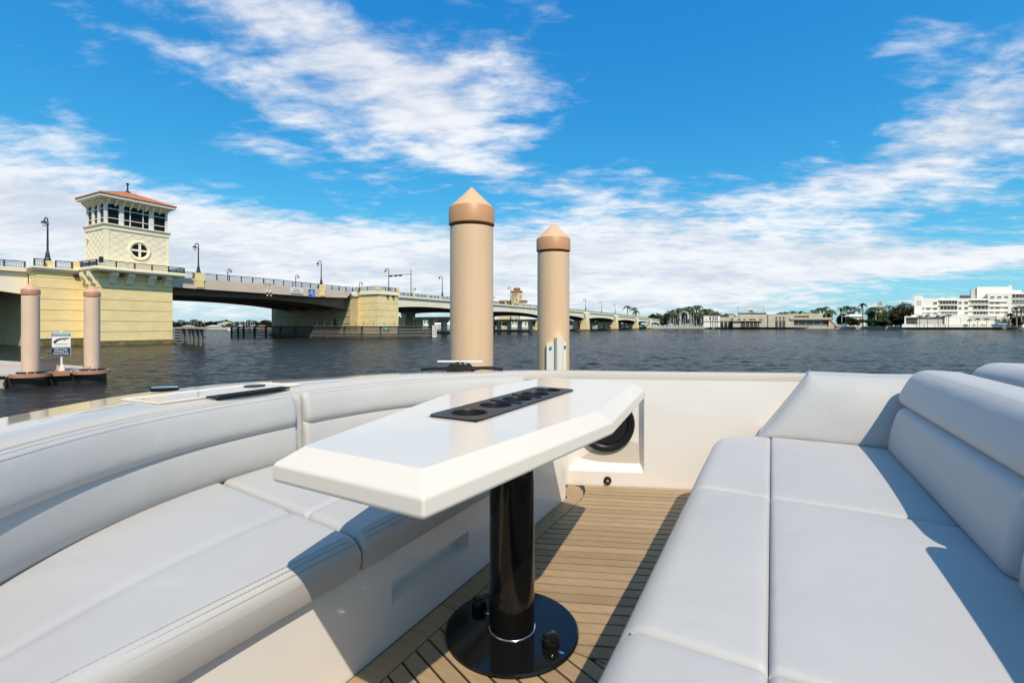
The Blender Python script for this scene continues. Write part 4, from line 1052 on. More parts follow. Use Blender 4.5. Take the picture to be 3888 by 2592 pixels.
def smooth_profile(corners, n=6):
    """closed polygon [(o,z,r)] -> rounded outline"""
    out = []; m = len(corners)
    for i in range(m):
        p0, p1, p2 = corners[i - 1], corners[i], corners[(i + 1) % m]; r = p1[2]
        v1 = (p0[0] - p1[0], p0[1] - p1[1]); v2 = (p2[0] - p1[0], p2[1] - p1[1])
        l1 = sqrt(v1[0] ** 2 + v1[1] ** 2); l2 = sqrt(v2[0] ** 2 + v2[1] ** 2)
        d1 = min(r, l1 * .48); d2 = min(r, l2 * .48)
        A_ = (p1[0] + v1[0] / l1 * d1, p1[1] + v1[1] / l1 * d1); B_ = (p1[0] + v2[0] / l2 * d2, p1[1] + v2[1] / l2 * d2)
        for k in range(n + 1):
            t = k / n; out.append(((1 - t) ** 2 * A_[0] + 2 * t * (1 - t) * p1[0] + t * t * B_[0], (1 - t) ** 2 * A_[1] + 2 * t * (1 - t) * p1[1] + t * t * B_[1]))
    return out
def sweep(path, prof, rend=.035, normal_sign=1, shear=None):
    """path [(a,b)], prof [(off,z)] closed; rounded ends"""
    m = len(path); cum = [0]
    for p, q in zip(path, path[1:]): cum.append(cum[-1] + sqrt((q[0] - p[0]) ** 2 + (q[1] - p[1]) ** 2))
    L = cum[-1]
    def at(d):
        for i in range(m - 1):
            if d <= cum[i + 1] + 1e-9:
                t = (d - cum[i]) / (cum[i + 1] - cum[i]); p, q = path[i], path[i + 1]
                pp = path[max(i - 1, 0)]; qq = path[min(i + 2, m - 1)]
                t0 = (q[0] - pp[0], q[1] - pp[1]); t1 = (qq[0] - p[0], qq[1] - p[1])
                tx, ty = t0[0] * (1 - t) + t1[0] * t, t0[1] * (1 - t) + t1[1] * t; l = sqrt(tx * tx + ty * ty)
                return (p[0] + (q[0] - p[0]) * t, p[1] + (q[1] - p[1]) * t), (-ty / l * normal_sign, tx / l * normal_sign)
    ds = [(rend * (1 - cos(k / 6 * pi / 2)), rend * (1 - sin(k / 6 * pi / 2))) for k in range(7)]
    st = [(d, i) for d, i in ds] + [(rend + (L - 2 * rend) * k / 30, 0) for k in range(1, 30)] + [(L - d, i) for d, i in ds[::-1]]
    co = sum(p[0] for p in prof) / len(prof); cz = sum(p[1] for p in prof) / len(prof)
    ho = max(abs(p[0] - co) for p in prof); hz = max(abs(p[1] - cz) for p in prof)
    V = []; k = len(prof)
    for d, ins in st:
        (a, b), (nx, ny) = at(d)
        for o, z in prof:
            o2 = co + (o - co) * (ho - ins) / ho; z2 = cz + (z - cz) * (hz - ins) / hz
            V.append((a + nx * o2, b + ny * o2, z2))
    F = []
    for i in range(len(st) - 1):
        for j in range(k):
            j2 = (j + 1) % k; F.append((i * k + j2, i * k + j, (i + 1) * k + j, (i + 1) * k + j2))
    F += [tuple(range(k)), tuple((len(st) - 1) * k + j for j in range(k - 1, -1, -1))]
    mb = MB(); mb.add(V, F); return mb, at, L
def dashes(mb, pts, dash=.0060, gap=.0016, r=.0008):
    """a row of stitches along a polyline"""
    acc = 0
    for p, q in zip(pts, pts[1:]):
        L = sqrt(sum((q[i] - p[i]) ** 2 for i in range(3))); k = max(1, int(L / (dash + gap)))
        for j in range(k):
            a = j / k; b = a + dash / (dash + gap) / k
            mb.tube([tuple(p[i] + (q[i] - p[i]) * a for i in range(3)), tuple(p[i] + (q[i] - p[i]) * b for i in range(3))], r, 4)

# ------------------------------------------------------------------ bow sofa (curved, left in the boat)
SH = .405                                                     # seat height
sofa = empty('sofa', BL(-.7, 0), -BAZB, label='curved pale grey sofa wrapping round the bow behind the table', cat='sofa')
def spart(mb, name, m, parent=None, root=None, origin=(-.7, 0), **kw):
    o = mb.build(name, m, parent or root or sofa, **kw)
    if not parent: o.location = (-origin[0], -origin[1], 0)
    return o
# moulded base with a finger slot
bm_ = MB(); fx = -.300
ws = [-1.25, -.237, .19, 1.17]; zs = [.002, .125, .195, .298]; idx = {}
for i, w in enumerate(ws):
    for j, z in enumerate(zs): idx[i, j] = len(bm_.v); bm_.v.append((fx, w, z))
for i in range(3):
    for j in range(3):
        if (i, j) != (1, 1): bm_.f.append((idx[i, j], idx[i + 1, j], idx[i + 1, j + 1], idx[i, j + 1])); bm_.mi.append(0)
n0 = len(bm_.v)
R = [[(fx, -.237, .125), (fx, .19, .125), (fx, .19, .195), (fx, -.237, .195)], [(fx - .055, -.228, .136), (fx - .055, .182, .136), (fx - .055, .182, .192), (fx - .055, -.228, .192)]]
bm_.v += R[0] + R[1]
for j in range(4): bm_.f.append((n0 + j, n0 + (j + 1) % 4, n0 + 4 + (j + 1) % 4, n0 + 4 + j)); bm_.mi.append(0)
bm_.f.append((n0 + 4, n0 + 5, n0 + 6, n0 + 7)); bm_.mi.append(0)
cr = [(fx - .05 + .05 * cos(a), 1.17 + .06 * sin(a)) for a in [k * pi / 2 / 8 for k in range(9)]] + [(-.375, 1.26), (-.385, 1.415)]
n0 = len(bm_.v); cr[0] = (fx, 1.17)
for x, y in cr: bm_.v += [(x, y, .002), (x, y, .298)]
for i in range(len(cr) - 1): bm_.f.append((n0 + 2 * i, n0 + 2 * i + 2, n0 + 2 * i + 3, n0 + 2 * i + 1)); bm_.mi.append(0)
tp = [(fx, -1.25, .298), (fx, 1.17, .298), (-.385, 1.415, .298), (-1.0, 1.2, .298), (-1.15, .6, .298), (-1.2, 0, .298), (-1.15, -.6, .298), (-.9, -1.1, .298)]
bm_.add(tp, [tuple(range(len(tp)))])
sbase = spart(bm_, 'base', M['gelcoat'], smooth=True, angle=30)
# seat cushions
def seatP(b0, b1, skew0=0, skew1=0):
    def P(u, v):
        b_ = b0 + (b1 - b0) * u
        fa = -.268
        bb = b_ + (skew0 * (1 - u) + skew1 * u) * v
        return (fa + (ab(bb) - .035 - fa) * v, bb)
    return P
for b0, b1, k0, k1 in ((-1.16, -.393, 0, .085), (-.385, .36, .085, -.05), (.368, 1.2, -.05, -.06)):
    P = seatP(b0, b1, k0, k1); mid = P(.5, 1)[0]
    vc = (-.56 + .268) / (mid + .268)
    c = spart(pillow(P, .302, SH, (.040, .012, .022, .022), .010, (vc,), nu=44, nv=30, cdep=.010 if b0 > -1 else .006, cwid=.010 if b0 > -1 else .022), 'seat_cushion', M['vinyl'], smooth=True, angle=60)
    mb = MB()
    for off, zz in ((.020, SH - .0035), (.034, SH + .002)):
        pts = []
        for k in range(25):
            u = .03 + .94 * k / 24; a, b = P(u, 0); pts.append((a - off, b, zz + .0025 * (4 * u * (1 - u)) ** .6))
        dashes(mb, pts)
    st_ = mb.build('stitching', M['thread'], c)
    mb = MB(); mb.tube([(P(.02 + .96 * k / 24, 0)[0] - .010, P(.02 + .96 * k / 24, 0)[1], SH - .0125) for k in range(25)], .0022, 5)
    mb.build('seam', M['piping'], c)
# curved backrest: lower pad and head roll, two lengths that meet on the centreline
prof_lo = smooth_profile([(.020, .392, .030), (.000, .455, .05), (.016, .560, .045), (.05, .580, .02), (.085, .58, .02), (.085, .39, .02)])
prof_hi = smooth_profile([(.030, .545, .02), (-.002, .575, .04), (.012, .655, .05), (.038, .703, .05), (.085, .697, .03), (.085, .54, .02)])
for b0, b1 in ((-1.16, .030), (.072, 1.20)):
    path = [(ab(b0 + (b1 - b0) * k / 50), b0 + (b1 - b0) * k / 50) for k in range(51)]
    mlo, at, L = sweep(path, prof_lo, .022)
    mhi, at, L = sweep(path, prof_hi, .030)
    lo_c = spart(mlo, 'back_cushion', M['vinyl'], smooth=True, angle=60)
    hi_c = spart(mhi, 'head_cushion', M['vinyl'], smooth=True, angle=60)
    mb = MB()
    for o, z in ((.0285, .6862), (.0410, .6976)):
        pts = []
        for k in range(61):
            (a, b), (nx, ny) = at(.03 + (L - .06) * k / 60); pts.append((a + nx * o, b + ny * o, z))
        dashes(mb, pts, .006, .0018, .0007)
    mb.build('stitching', M['thread'], hi_c)
MB()
spart(sweep([(ab(b), b) for b in (.034, .045, .058, .068)], smooth_profile([(.035, .40, .01), (.04, .66, .03), (.055, .686, .03), (.085, .686, .01), (.085, .40, .01)]), .004)[0], 'centre_gusset', M['vinyl'], smooth=True, angle=60)

# ------------------------------------------------------------------ facing sofa (right in the boat)
so2 = empty('sofa', BL(.85, .5), -BAZB, label='straight pale grey sofa with tall head roll facing the table', cat='sofa')
O2 = (.85, .5)
def s2(mb, name, m, parent=None, **kw): return spart(mb, name, m, parent, so2, O2, **kw)
def frontP(b0, b1, a0, a1, far=False):
    def P(u, v):
        a = a0 + (a1 - a0) * v
        e = b1
        if far: e = min(b1, 1.555 - (.23 * ((.74 - a) / .272) ** 2.2 if a < .74 else 0))
        return (a, b0 + (e - b0) * u)
    return P
s2(MB().prism([(.53, -1.6), (1.5, -1.6), (1.5, 1.9), (.95, 1.85), (.53, 1.40)], .002, .285), 'base', M['gelcoat'])
for b0, b1, far in ((-1.45, -.4150, False), (-.4140, .5195, False), (.5205, 1.56, True)):
    c = s2(pillow(frontP(b0, b1, .468, .7385, far), .29, SH, (.065, .016, .020, .045 if far else .020), .012, (), 34, 18), 'seat_front_cushion', M['vinyl'], smooth=True, angle=60)
    c = s2(pillow(frontP(b0, b1, .7395, 1.26, far), .29, SH + .002, (.016, .02, .018, .02), .014, (), 34, 22), 'seat_cushion', M['vinyl'], smooth=True, angle=60)
    if not far:
        mb = MB(); mb.tube([(.50 + .02 * k, b1 + .0005, SH - .012) for k in range(12)], .004, 5); mb.build('seam', M['piping'], c)
for b in (-.4145, .52): s2(MB().box(.50, 1.2, b - .03, b + .03, .286, SH - .020), 'seam_welt', M['vinyl'])
for b0, b1 in ((-1.4, -.445), (-.384, .489), (.551, 1.45)): s2(MB().box(.70, .778, b0, b1, .286, SH - .018), 'seam_welt', M['vinyl'])
# end cushion against the bulwark
lean = []
def endcush():
    mb = MB(); nu, nz = 26, 20
    def fr(u, w):            # front face point; u 0..1 left->right, w 0..1 bottom->top
        aL = .665 + .255 * w ** .95; aR = 1.40 + .1 * w
        a = aL + (aR - aL) * u
        b = 1.505 + .135 * w ** 1.1
        z = SH - .012 + (.742 - SH + .012) * w
        e = .03
        return a, b, z
    V = []; F = []
    us = [0, .006, .018, .04, .07] + [.07 + .93 * k / 20 for k in range(1, 21)]
    ws_ = [0, .02, .06, .1] + [.1 + .8 * k / 14 for k in range(1, 15)] + [.93, .965, .99, 1.0]
    for u in us:
        for w in ws_:
            a, b, z = fr(u, w)
            ed = min(u * .75, 1) ; dn = w * .33; up_ = (1 - w) * .33
            d = 0
            for q, r in ((ed, .07), (dn, .035), (up_, .075)):
                if q < r: d = max(d, r * (1 - sqrt(max(0, 1 - (1 - q / r) ** 2))))
            bul = -.022 * sin(pi * min(1, u * 1.0)) * sin(pi * w)
            V.append((a, b + d + bul, z))
    m = len(ws_); k = len(us)
    for i in range(k - 1):
        for j in range(m - 1): F.append((i * m + j, (i + 1) * m + j, (i + 1) * m + j + 1, i * m + j + 1))
    # top and left return to the bulwark
    n0 = len(V)
    for i in range(k):
        a, b, z = V[i * m + m - 1]; V += [(a + .01, b + .05, z + .006), (a + .02, b + .16, z - .004), (a + .03, b + .34, z - .06)]
    for i in range(k - 1):
        F.append((i * m + m - 1, (i + 1) * m + m - 1, n0 + 3 * (i + 1), n0 + 3 * i))
        for q in range(2): F.append((n0 + 3 * i + q, n0 + 3 * (i + 1) + q, n0 + 3 * (i + 1) + q + 1, n0 + 3 * i + q + 1))
    n1 = len(V)
    for j in range(m):
        a, b, z = V[j]; V += [(a + .012, b + .06, z), (a + .03, b + .38, z)]
    for j in range(m - 1):
        F.append((j, j + 1, n1 + 2 * (j + 1), n1 + 2 * j)); F.append((n1 + 2 * j, n1 + 2 * (j + 1), n1 + 2 * (j + 1) + 1, n1 + 2 * j + 1))
    mb.add(V, F)
    return mb, fr
em, fr_ = endcush()
ec = s2(em, 'end_cushion', M['vinyl'], smooth=True, angle=70)
mb = MB(); mb.tube([(fr_(.0, w / 20)[0] + .004, fr_(0, w / 20)[1] + .028, fr_(0, w / 20)[2]) for w in range(1, 20)], .0025, 5)
mb.build('seam', M['piping'], ec)
mb = MB(); dashes(mb, [(fr_(u / 20, 1)[0] + .003, fr_(u / 20, 1)[1] + .042, .7455 - .0022) for u in range(1, 20)], .006, .0018, .0007); mb.build('stitching', M['thread'], ec)
# backrests: lower pad and overhanging head roll
plo = smooth_profile([(.004, .405, .03), (.010, .50, .05), (.045, .625, .04), (.20, .640, .02), (.20, .40, .02)])
phi_ = smooth_profile([(.040, .612, .03), (.004, .652, .04), (.058, .765, .035), (.100, .797, .04), (.26, .790, .04), (.26, .60, .02)])
for b0, b1, far_ in ((.165, 1.46, True), (-1.3, .13, False)):
    bt = 1.56 if far_ else b1 - .02
    path = [(1.215, b1 + (b0 - b1) * k / 20) for k in range(21)]
    mlo, at, L = sweep(path, plo, .035, 1); mhi, at2, L2 = sweep([(1.262 if far_ else 1.235, bt + (b0 - bt) * k / 20) for k in range(21)], phi_, .05, 1)
    lo_c = s2(mlo, 'back_cushion', M['vinyl'], smooth=True, angle=60); hi_c = s2(mhi, 'head_cushion', M['vinyl'], smooth=True, angle=60)
    mb = MB()
    for o, z in ((.0735, .7745), (.088, .7865)):
        pts = [];
        for k in range(41):
            (a, b), (nx, ny) = at2(.05 + (L2 - .1) * k / 40); pts.append((a + nx * o, b + ny * o, z))
        dashes(mb, pts, .006, .0018, .0007)
    mb.build('stitching', M['thread'], hi_c)
# cushion of the seat behind, beyond the head roll
ob = empty('back_bolster', BL(1.9, 1.35), -BAZB, label='pale grey bolster beyond the head roll by the gunwale', cat='cushion')
path = [(1.62, 2.0), (1.66, 1.6), (1.72, 1.2), (1.8, .6)]
pbk = smooth_profile([(.0, .40, .02), (.03, .76, .05), (.10, .815, .05), (.30, .81, .04), (.32, .40, .02)])
o = sweep(path, pbk, .05, 1)[0].build('pad', M['vinyl'], ob, smooth=True, angle=60); o.location = (-1.9, -1.35, 0)
MB().box(-.25, .25, -.9, .65, -.0, .39).build('plinth', M['gelcoat'], ob)

# ------------------------------------------------------------------ table
tab = empty('table', BL(0, 0), -BAZB, label='white gelcoat cocktail table on a black pedestal between the sofas', cat='table')
HX = [(.214, -.707), (.296, -.02), (.218, .69), (-.215, .74), (-.288, .03), (-.100, -.705)]
def offs(poly, d):
    out = []; n = len(poly)
    for i in range(n):
        p0, p1, p2 = poly[i - 1], poly[i], poly[(i + 1) % n]
        e1 = (p1[0] - p0[0], p1[1] - p0[1]); e2 = (p2[0] - p1[0], p2[1] - p1[1])
        l1 = sqrt(e1[0] ** 2 + e1[1] ** 2); l2 = sqrt(e2[0] ** 2 + e2[1] ** 2)
        n1 = (e1[1] / l1, -e1[0] / l1); n2 = (e2[1] / l2, -e2[0] / l2)
        bx, by = n1[0] + n2[0], n1[1] + n2[1]; q = 1 + n1[0] * n2[0] + n1[1] * n2[1]
        out.append((p1[0] + bx / q * d, p1[1] + by / q * d))
    return out
TT = .753
levels = [(HX, TT), (offs(HX, .046), TT - .030), (offs(HX, .047), TT - .062), (offs(HX, .040), TT - .068), (offs(HX, -.1), TT - .068)]
hole = [(.080, -.335), (.082, 0), (.080, .352), (-.080, .352), (-.082, 0), (-.080, -.335)]
mb = MB(); V = [(x, y, TT) for x, y in hole]; F = []
for poly, z in levels: V += [(x, y, z) for x, y in poly]
for i in range(6):
    j = (i + 1) % 6
    F.append((6 + i, 6 + j, j, i))
    for k in range(len(levels) - 1): F.append((6 * (k + 2) + i, 6 * (k + 2) + j, 6 * (k + 1) + j, 6 * (k + 1) + i))
F.append(tuple(6 * len(levels) + i for i in range(5, -1, -1)))
mb.add(V, F); tt = bevel(mb.build('tabletop', M['gelcoat_white'], tab), .005, 3)
# cup holder insert: plate with five round wells and two slots
cupb = [-.248, -.105, .035, .170, .282]; rw_ = [.050, .050, .050, .050, .047]
edges = [-.3355, (cupb[0] + cupb[1]) / 2, (cupb[1] + cupb[2]) / 2, (cupb[2] + cupb[3]) / 2, (cupb[3] + cupb[4]) / 2, .3535]
hw = .0825; zt = TT + .005
pm = MB()
for i, (b, r) in enumerate(zip(cupb, rw_)):
    y0, y1 = edges[i], edges[i + 1]; n = 80; rect = []; circ = []
    rc0 = .028 if i == 0 else 0; rc1 = .028 if i == 4 else 0
    for k in range(n):
        a = 2 * pi * (k + .5) / n; c, s_ = cos(a), sin(a)
        tx = hw / abs(c) if abs(c) > 1e-6 else 1e9; ty = ((y1 - b) / s_ if s_ > 0 else (y0 - b) / s_) if abs(s_) > 1e-6 else 1e9
        t = min(tx, ty); x, y = c * t, b + s_ * t
        for (rc, yy, sg_) in ((rc0, y0, 1), (rc1, y1, -1)):
            if rc and abs(x) > hw - rc and (y - yy) * sg_ < rc:
                ccx = math.copysign(hw - rc, x); ccy = yy + sg_ * rc
                dd = sqrt((x - ccx) ** 2 + (y - ccy) ** 2)
                if dd > rc: x = ccx + (x - ccx) / dd * rc; y = ccy + (y - ccy) / dd * rc
        rect.append((x, y)); circ.append((r * c, b + r * s_))
    V = [(x, y, zt) for x, y in rect] + [(x + 0, y, zt) for x, y in [(cx * 1.04, b + (cy - b) * 1.04) for cx, cy in circ]] + [(x, y, zt - .003) for x, y in circ] + [(x * .96, b + (y - b) * .96, zt - .058) for x, y in circ] + [(x, y, TT - .0015) for x, y in rect]
    F = []
    for k in range(n):
        j = (k + 1) % n
        F += [(k, j, n + j, n + k), (n + k, n + j, 2 * n + j, 2 * n + k), (2 * n + k, 2 * n + j, 3 * n + j, 3 * n + k)]
        if True: F.append((4 * n + k, 4 * n + j, j, k))
    F.append(tuple(3 * n + k for k in range(n)))
    pm.add(V, F)
cup = pm.build('cup_holder', M['black_satin'], tab, smooth=True, angle=35)
for e in (edges[2] - .004, edges[3]): MB().tube([(-.055, e - .001, zt + .001), (.055, e + .001, zt + .001)], .0035, 6).build('slot', M['caulk'], cup)
MB().lathe([(.0735, .012), (.0735, TT - .066)], 56).build('pedestal', M['black_gloss'], tab, smooth=True, angle=40)
MB().lathe([(.0765, .0185), (.0765, .0215), (.0735, .0225)], 56, cap=False).build('collar', M['steel'], tab, smooth=True)
bp = MB().lathe([(.214, .0065), (.217, .009), (.217, .014), (.212, .018), (.08, .0185)], 72).build('base_plate', M['black_gloss'], tab, smooth=True, angle=25)
def knob(a, b):
    k = MB().lathe([(.027, .0185), (.027, .044), (.024, .049), (.018, .051)], 28, a, b).build('knob', M['black_gloss'], tab, smooth=True, angle=35)
    MB().box(a + .028, a + .05, b - .022, b - .012, .0188, .0194).build('keyhole_slot', M['steel'], k)
knob(.148, .010 - .03); knob(-.150, .035)

# ------------------------------------------------------------------ cleat with black mooring rope on the gunwale
ck = empty('mooring_cleat', BL(-.985, 1.10, DZ), -radians(2), label='steel mooring cleat on the gunwale wrapped with black rope', cat='cleat')
MB().box(-.145, .145, -.014, .014, .056, .066).build('horn_bar', M['sign_white'], ck); bevel(ck.children[-1], .004, 2)
for x in (-.03, .03): MB().lathe([(.016, .0), (.011, .056)], 12, x, 0).build('leg', M['steel'], ck)
rpx = empty('mooring_rope', BL(-.985, 1.10, DZ), -radians(2), label='black mooring rope heaped round the steel cleat', cat='rope')
mb = MB(); rr = random.Random(2)
for k in range(4): mb.tube([((.085 - .008 * k) * cos(a / 18 * 2 * pi) , (.032) * sin(a / 18 * 2 * pi), .010 + .009 * k + .003 * sin(a)) for a in range(18)], .010, 6, closed=True)
mb.tube([(-.03, -.02, .045), (0, 0, .062), (.03, .02, .045)], .009, 6)
mb.tube([(-.25, .0, .010), (-.18, -.01, .018), (-.1, .01, .016), (.02, .02, .018), (.12, .0, .020), (.2, .01, .018), (.27, .02, .010)], .010, 7)
mb.tube([(.08, -.02, .012), (.14, -.01, .022), (.2, .02, .020), (.26, .02, .010)], .010, 7)
mb.build('strand', M['rope'], rpx)

# ------------------------------------------------------------------ trees (prototypes share their meshes)
def crown_mesh(seed, rx, rz, n, leaf, lobes=9):
    r = random.Random(seed); mb = MB(); L = []
    for k in range(lobes):
        a = r.uniform(0, 2 * pi); q = r.uniform(.15, .72)
        L.append((rx * q * cos(a), rx * q * sin(a), rz * r.uniform(-.45, .62), r.uniform(.32, .55)))
    for i in range(n):
        c = r.choice(L); a = r.uniform(0, 2 * pi); b = math.acos(r.uniform(-1, 1)); q = r.uniform(.55, 1.0)
        x = c[0] + rx * c[3] * q * sin(b) * cos(a); y = c[1] + rx * c[3] * q * sin(b) * sin(a); z = c[2] + rz * c[3] * q * cos(b)
        s = leaf * r.uniform(.6, 1.4); t = r.uniform(0, pi); u = r.uniform(-.7, .7)
        ux, uy, uz = cos(t) * s, sin(t) * s, u * s * .5; vx, vy, vz = -sin(t) * s * .6, cos(t) * s * .6, s * r.uniform(.2, .8)
        mb.add([(x - ux, y - uy, z - uz), (x + vx, y + vy, z + vz - s * .3), (x + ux, y + uy, z + uz), (x - vx, y - vy, z - vz + s * .1)], [(0, 1, 2, 3)])
    return mb
def palm_crown(seed, R, n=17):
    r = random.Random(seed); mb = MB()
    for k in range(n):
        a = 2 * pi * k / n + r.uniform(-.2, .2); up = r.uniform(-.35, 1.0); L = R * r.uniform(.8, 1.1); pts = []
        for j in range(5):
            t = j / 4; rad = L * (t ** .9) * cos(up * .75) ; z = L * (up * .75 * t - .75 * t * t) + .2
            pts.append((rad * cos(a), rad * sin(a), z))
        for j in range(4):
            p, q = pts[j], pts[j + 1]; w0 = R * .17 * sin(pi * min(.95, .18 + j / 4)); w1 = R * .17 * sin(pi * min(.97, .18 + (j + 1) / 4.4))
            nx, ny = -sin(a), cos(a); dr = R * .10
            mb.add([(p[0] + nx * w0, p[1] + ny * w0, p[2] - dr * w0 / R * 3), p, q, (q[0] + nx * w1, q[1] + ny * w1, q[2] - dr * w1 / R * 3), (p[0] - nx * w0, p[1] - ny * w0, p[2] - dr * w0 / R * 3), (q[0] - nx * w1, q[1] - ny * w1, q[2] - dr * w1 / R * 3)], [(0, 1, 2, 3), (1, 4, 5, 2)])
    return mb
CR = {}
for nm, mt, sd in (('dark', 'leaf_dark', 1), ('mid', 'leaf_mid', 2), ('olive', 'leaf_olive', 3)):
    CR[nm] = [crown_mesh(sd * 10 + k, 1.0, .8, 2400, .085, 11).mesh('crown', M[mt]) for k in range(3)]
TRK = MB().tube([(0, 0, 0), (.02, .01, .5), (0, 0, 1)], .06, 7, r2=.035).mesh('trunk', M['bark'])
PC = [palm_crown(50 + k, 1.0).mesh('crown', M['leaf_palm']) for k in range(4)]
PT = MB().lathe([(.035, 0), (.028, .08), (.030, .45), (.022, .92), (.014, 1.0)], 7).mesh('trunk', M['palm_trunk'])
def tree(x, Y, ytop, wpx, kind, k, label, group, z0=1.9, hscale=1.0):
    X = W(x, Y); top = HZ(ytop, Y); h = top - z0; rx = wpx / FPX * Y / 2
    o = empty('tree', (X, Y, z0), random.Random(int(x * 7 + k)).uniform(0, 6), label=label, cat='tree', group=group)
    c = link_obj('crown', CR[kind][k % 3], o, loc=(0, 0, h * .52)); c.scale = (rx, rx, h * .58 * hscale)
    t = link_obj('trunk', TRK, o); t.scale = (max(h * .5, 1), max(h * .5, 1), h * .55)
    return o
def palm(x, Y, ytop, k, label, group, z0=1.9, R=None):
    X = W(x, Y); h = HZ(ytop, Y) - z0; R = R or h * .24
    o = empty('palm_tree', (X, Y, z0), random.Random(int(x * 3 + k)).uniform(0, 6), label=label, cat='palm tree', group=group)
    hh = max(h - R * .45, 1.0)
    c = link_obj('crown', PC[k % 4], o, loc=(0, 0, hh)); c.scale = (R, R, R)
    t = link_obj('trunk', PT, o); t.scale = (h * .85, h * .85, hh + .1)
    return o
rt = random.Random(11)
# grove of royal palms at the bridge end
for k in range(30):
    x = 2535 + k * 6.6 + rt.uniform(-3, 3); palm(x, 470 + rt.uniform(-25, 30), 1166 + rt.uniform(0, 20) - (10 if 2600 < x < 2660 else 0), k, 'tall royal palm in the dense grove beside the bridge end', 'royal palms of the bridge end grove', R=5.2)
for k, (x, yt, w) in enumerate(((2476, 1188, 46), (2500, 1190, 40), (2530, 1182, 44), (2560, 1180, 46), (2600, 1184, 44), (2640, 1180, 48), (2680, 1178, 46), (2715, 1184, 44), (2740, 1188, 40), (2520, 1205, 36), (2655, 1206, 40))):
    tree(x, 505, yt, w, ('dark', 'mid')[k % 2], k, 'leafy dark tree filling the back of the palm grove', 'trees behind the royal palm grove')
palm(2382, 520, 1157, 0, 'lone tall palm rising above the far bridge parapet', 'palms above the bridge', R=7)
palm(2407, 520, 1166, 1, 'thick palm beside the lone tall palm above the bridge', 'palms above the bridge', R=7); palm(2416, 525, 1176, 2, 'short palm beside the lone tall palm above the bridge', 'palms above the bridge', R=6)
# trees behind the building site and beside the apartments
for k, (x, yt) in enumerate(((2760, 1187), (2853, 1177), (2900, 1183), (2965, 1182), (2985, 1180), (3012, 1178), (3042, 1178), (3066, 1184))):
    palm(x, 440, yt, k, 'palm crown showing over the roof of the building site', 'palms behind the building site', R=5)
for k, (x, yt) in enumerate(((3092, 1172), (3105, 1168), (3122, 1163), (3136, 1160), (3150, 1172), (3160, 1178), (3196, 1164), (3212, 1158), (3228, 1160), (3242, 1163), (3256, 1168), (3310, 1162), (3325, 1160), (3338, 1165), (3300, 1172))):
    palm(x, 425 + (k % 3) * 8, yt, k, 'palm in the green belt between the site and the apartments', 'palms between the site and the apartments', R=6)
for k in range(17):
    tree(2752 + k * 21 + rt.uniform(-6, 6), 462 + rt.uniform(0, 14), 1188 + rt.uniform(0, 8), 44, ('mid', 'dark', 'olive')[k % 3], k, 'green tree behind the roofs of the building site', 'trees behind the building site')
palm(3276, 400, 1148, 2, 'tall slim palm standing above the small white house', 'tall palm', R=5.2)
for k, (x, yt, w, kd) in enumerate(((3100, 1188, 50, 'dark'), (3140, 1184, 50, 'dark'), (3205, 1182, 60, 'dark'), (3240, 1182, 50, 'mid'), (3312, 1178, 60, 'mid'), (3345, 1172, 60, 'dark'), (3385, 1160, 70, 'olive'), (3420, 1148, 80, 'olive'), (3455, 1146, 80, 'olive'), (3480, 1160, 60, 'olive'), (3400, 1180, 80, 'dark'), (3440, 1176, 80, 'dark'), (3470, 1185, 60, 'dark'))):
    tree(x, 432 + (k % 4) * 5, yt, w, kd, k, 'bushy tree in the belt left of the white apartment block', 'trees left of the apartment block')
for k, (x, yt, w) in enumerate(((3240, 1205, 46), (3255, 1207, 40), (3300, 1212, 44), (3340, 1207, 60), (3365, 1212, 44), (3390, 1208, 50), (3418, 1206, 44))):
    tree(x, 396, yt, w, ('mid', 'dark')[k % 2], k, 'rounded green shrub along the seawall by the small white house', 'shrubs along the seawall')
for k, (x, yt) in enumerate(((3492, 1196), (3522, 1193), (3562, 1194), (3584, 1196), (3602, 1192), (3681, 1211), (3712, 1206), (3746, 1206), (3786, 1210))):
    palm(x, 361, yt, k, 'small garden palm against the white podium wall', 'garden palms of the apartment block', R=2.6)
for k, (x, yt) in enumerate(((3860, 1160), (3878, 1158), (3895, 1163), (3835, 1186))):
    palm(x, 356, yt, k, 'dark broad palm in front of the apartment block wing', 'palms at the apartment block wing', R=4.6)
tree(3868, 360, 1196, 60, 'dark', 1, 'dark bush below the palms of the apartment block wing', 'bushes at the apartment block wing')
# trees on the left shore, seen through the drawbridge opening
for k in range(26):
    x = 560 + k * 20 + rt.uniform(-7, 7)
    tree(x, 330 + rt.uniform(0, 40), 1213 + rt.uniform(0, 9), 34 + rt.uniform(0, 12), ('dark', 'mid', 'olive')[k % 3], k, 'leafy tree on the far shore beneath the drawbridge span', 'trees on the shore under the drawbridge')
for k in range(22):
    tree(560 + k * 23 + rt.uniform(-7, 7), 316 + rt.uniform(0, 8), 1230 + rt.uniform(0, 5), 40, ('mid', 'dark')[k % 2], k, 'low green shrub on the far shore beneath the drawbridge span', 'shrubs on the shore under the drawbridge')
for k, x in enumerate((688, 733, 742, 860, 945)): palm(x, 345, 1211, k, 'small palm among the trees under the drawbridge span', 'palms on the shore under the drawbridge', R=3.4)
for k in range(34):
    x = 1500 + k * 28 + rt.uniform(-8, 8); Y = 415 + rt.uniform(0, 40)
    tree(x, Y, 1205 + rt.uniform(0, 14), 44, ('dark', 'mid')[k % 2], k, 'green tree on the shore behind the bridge arches', 'trees behind the bridge arches')

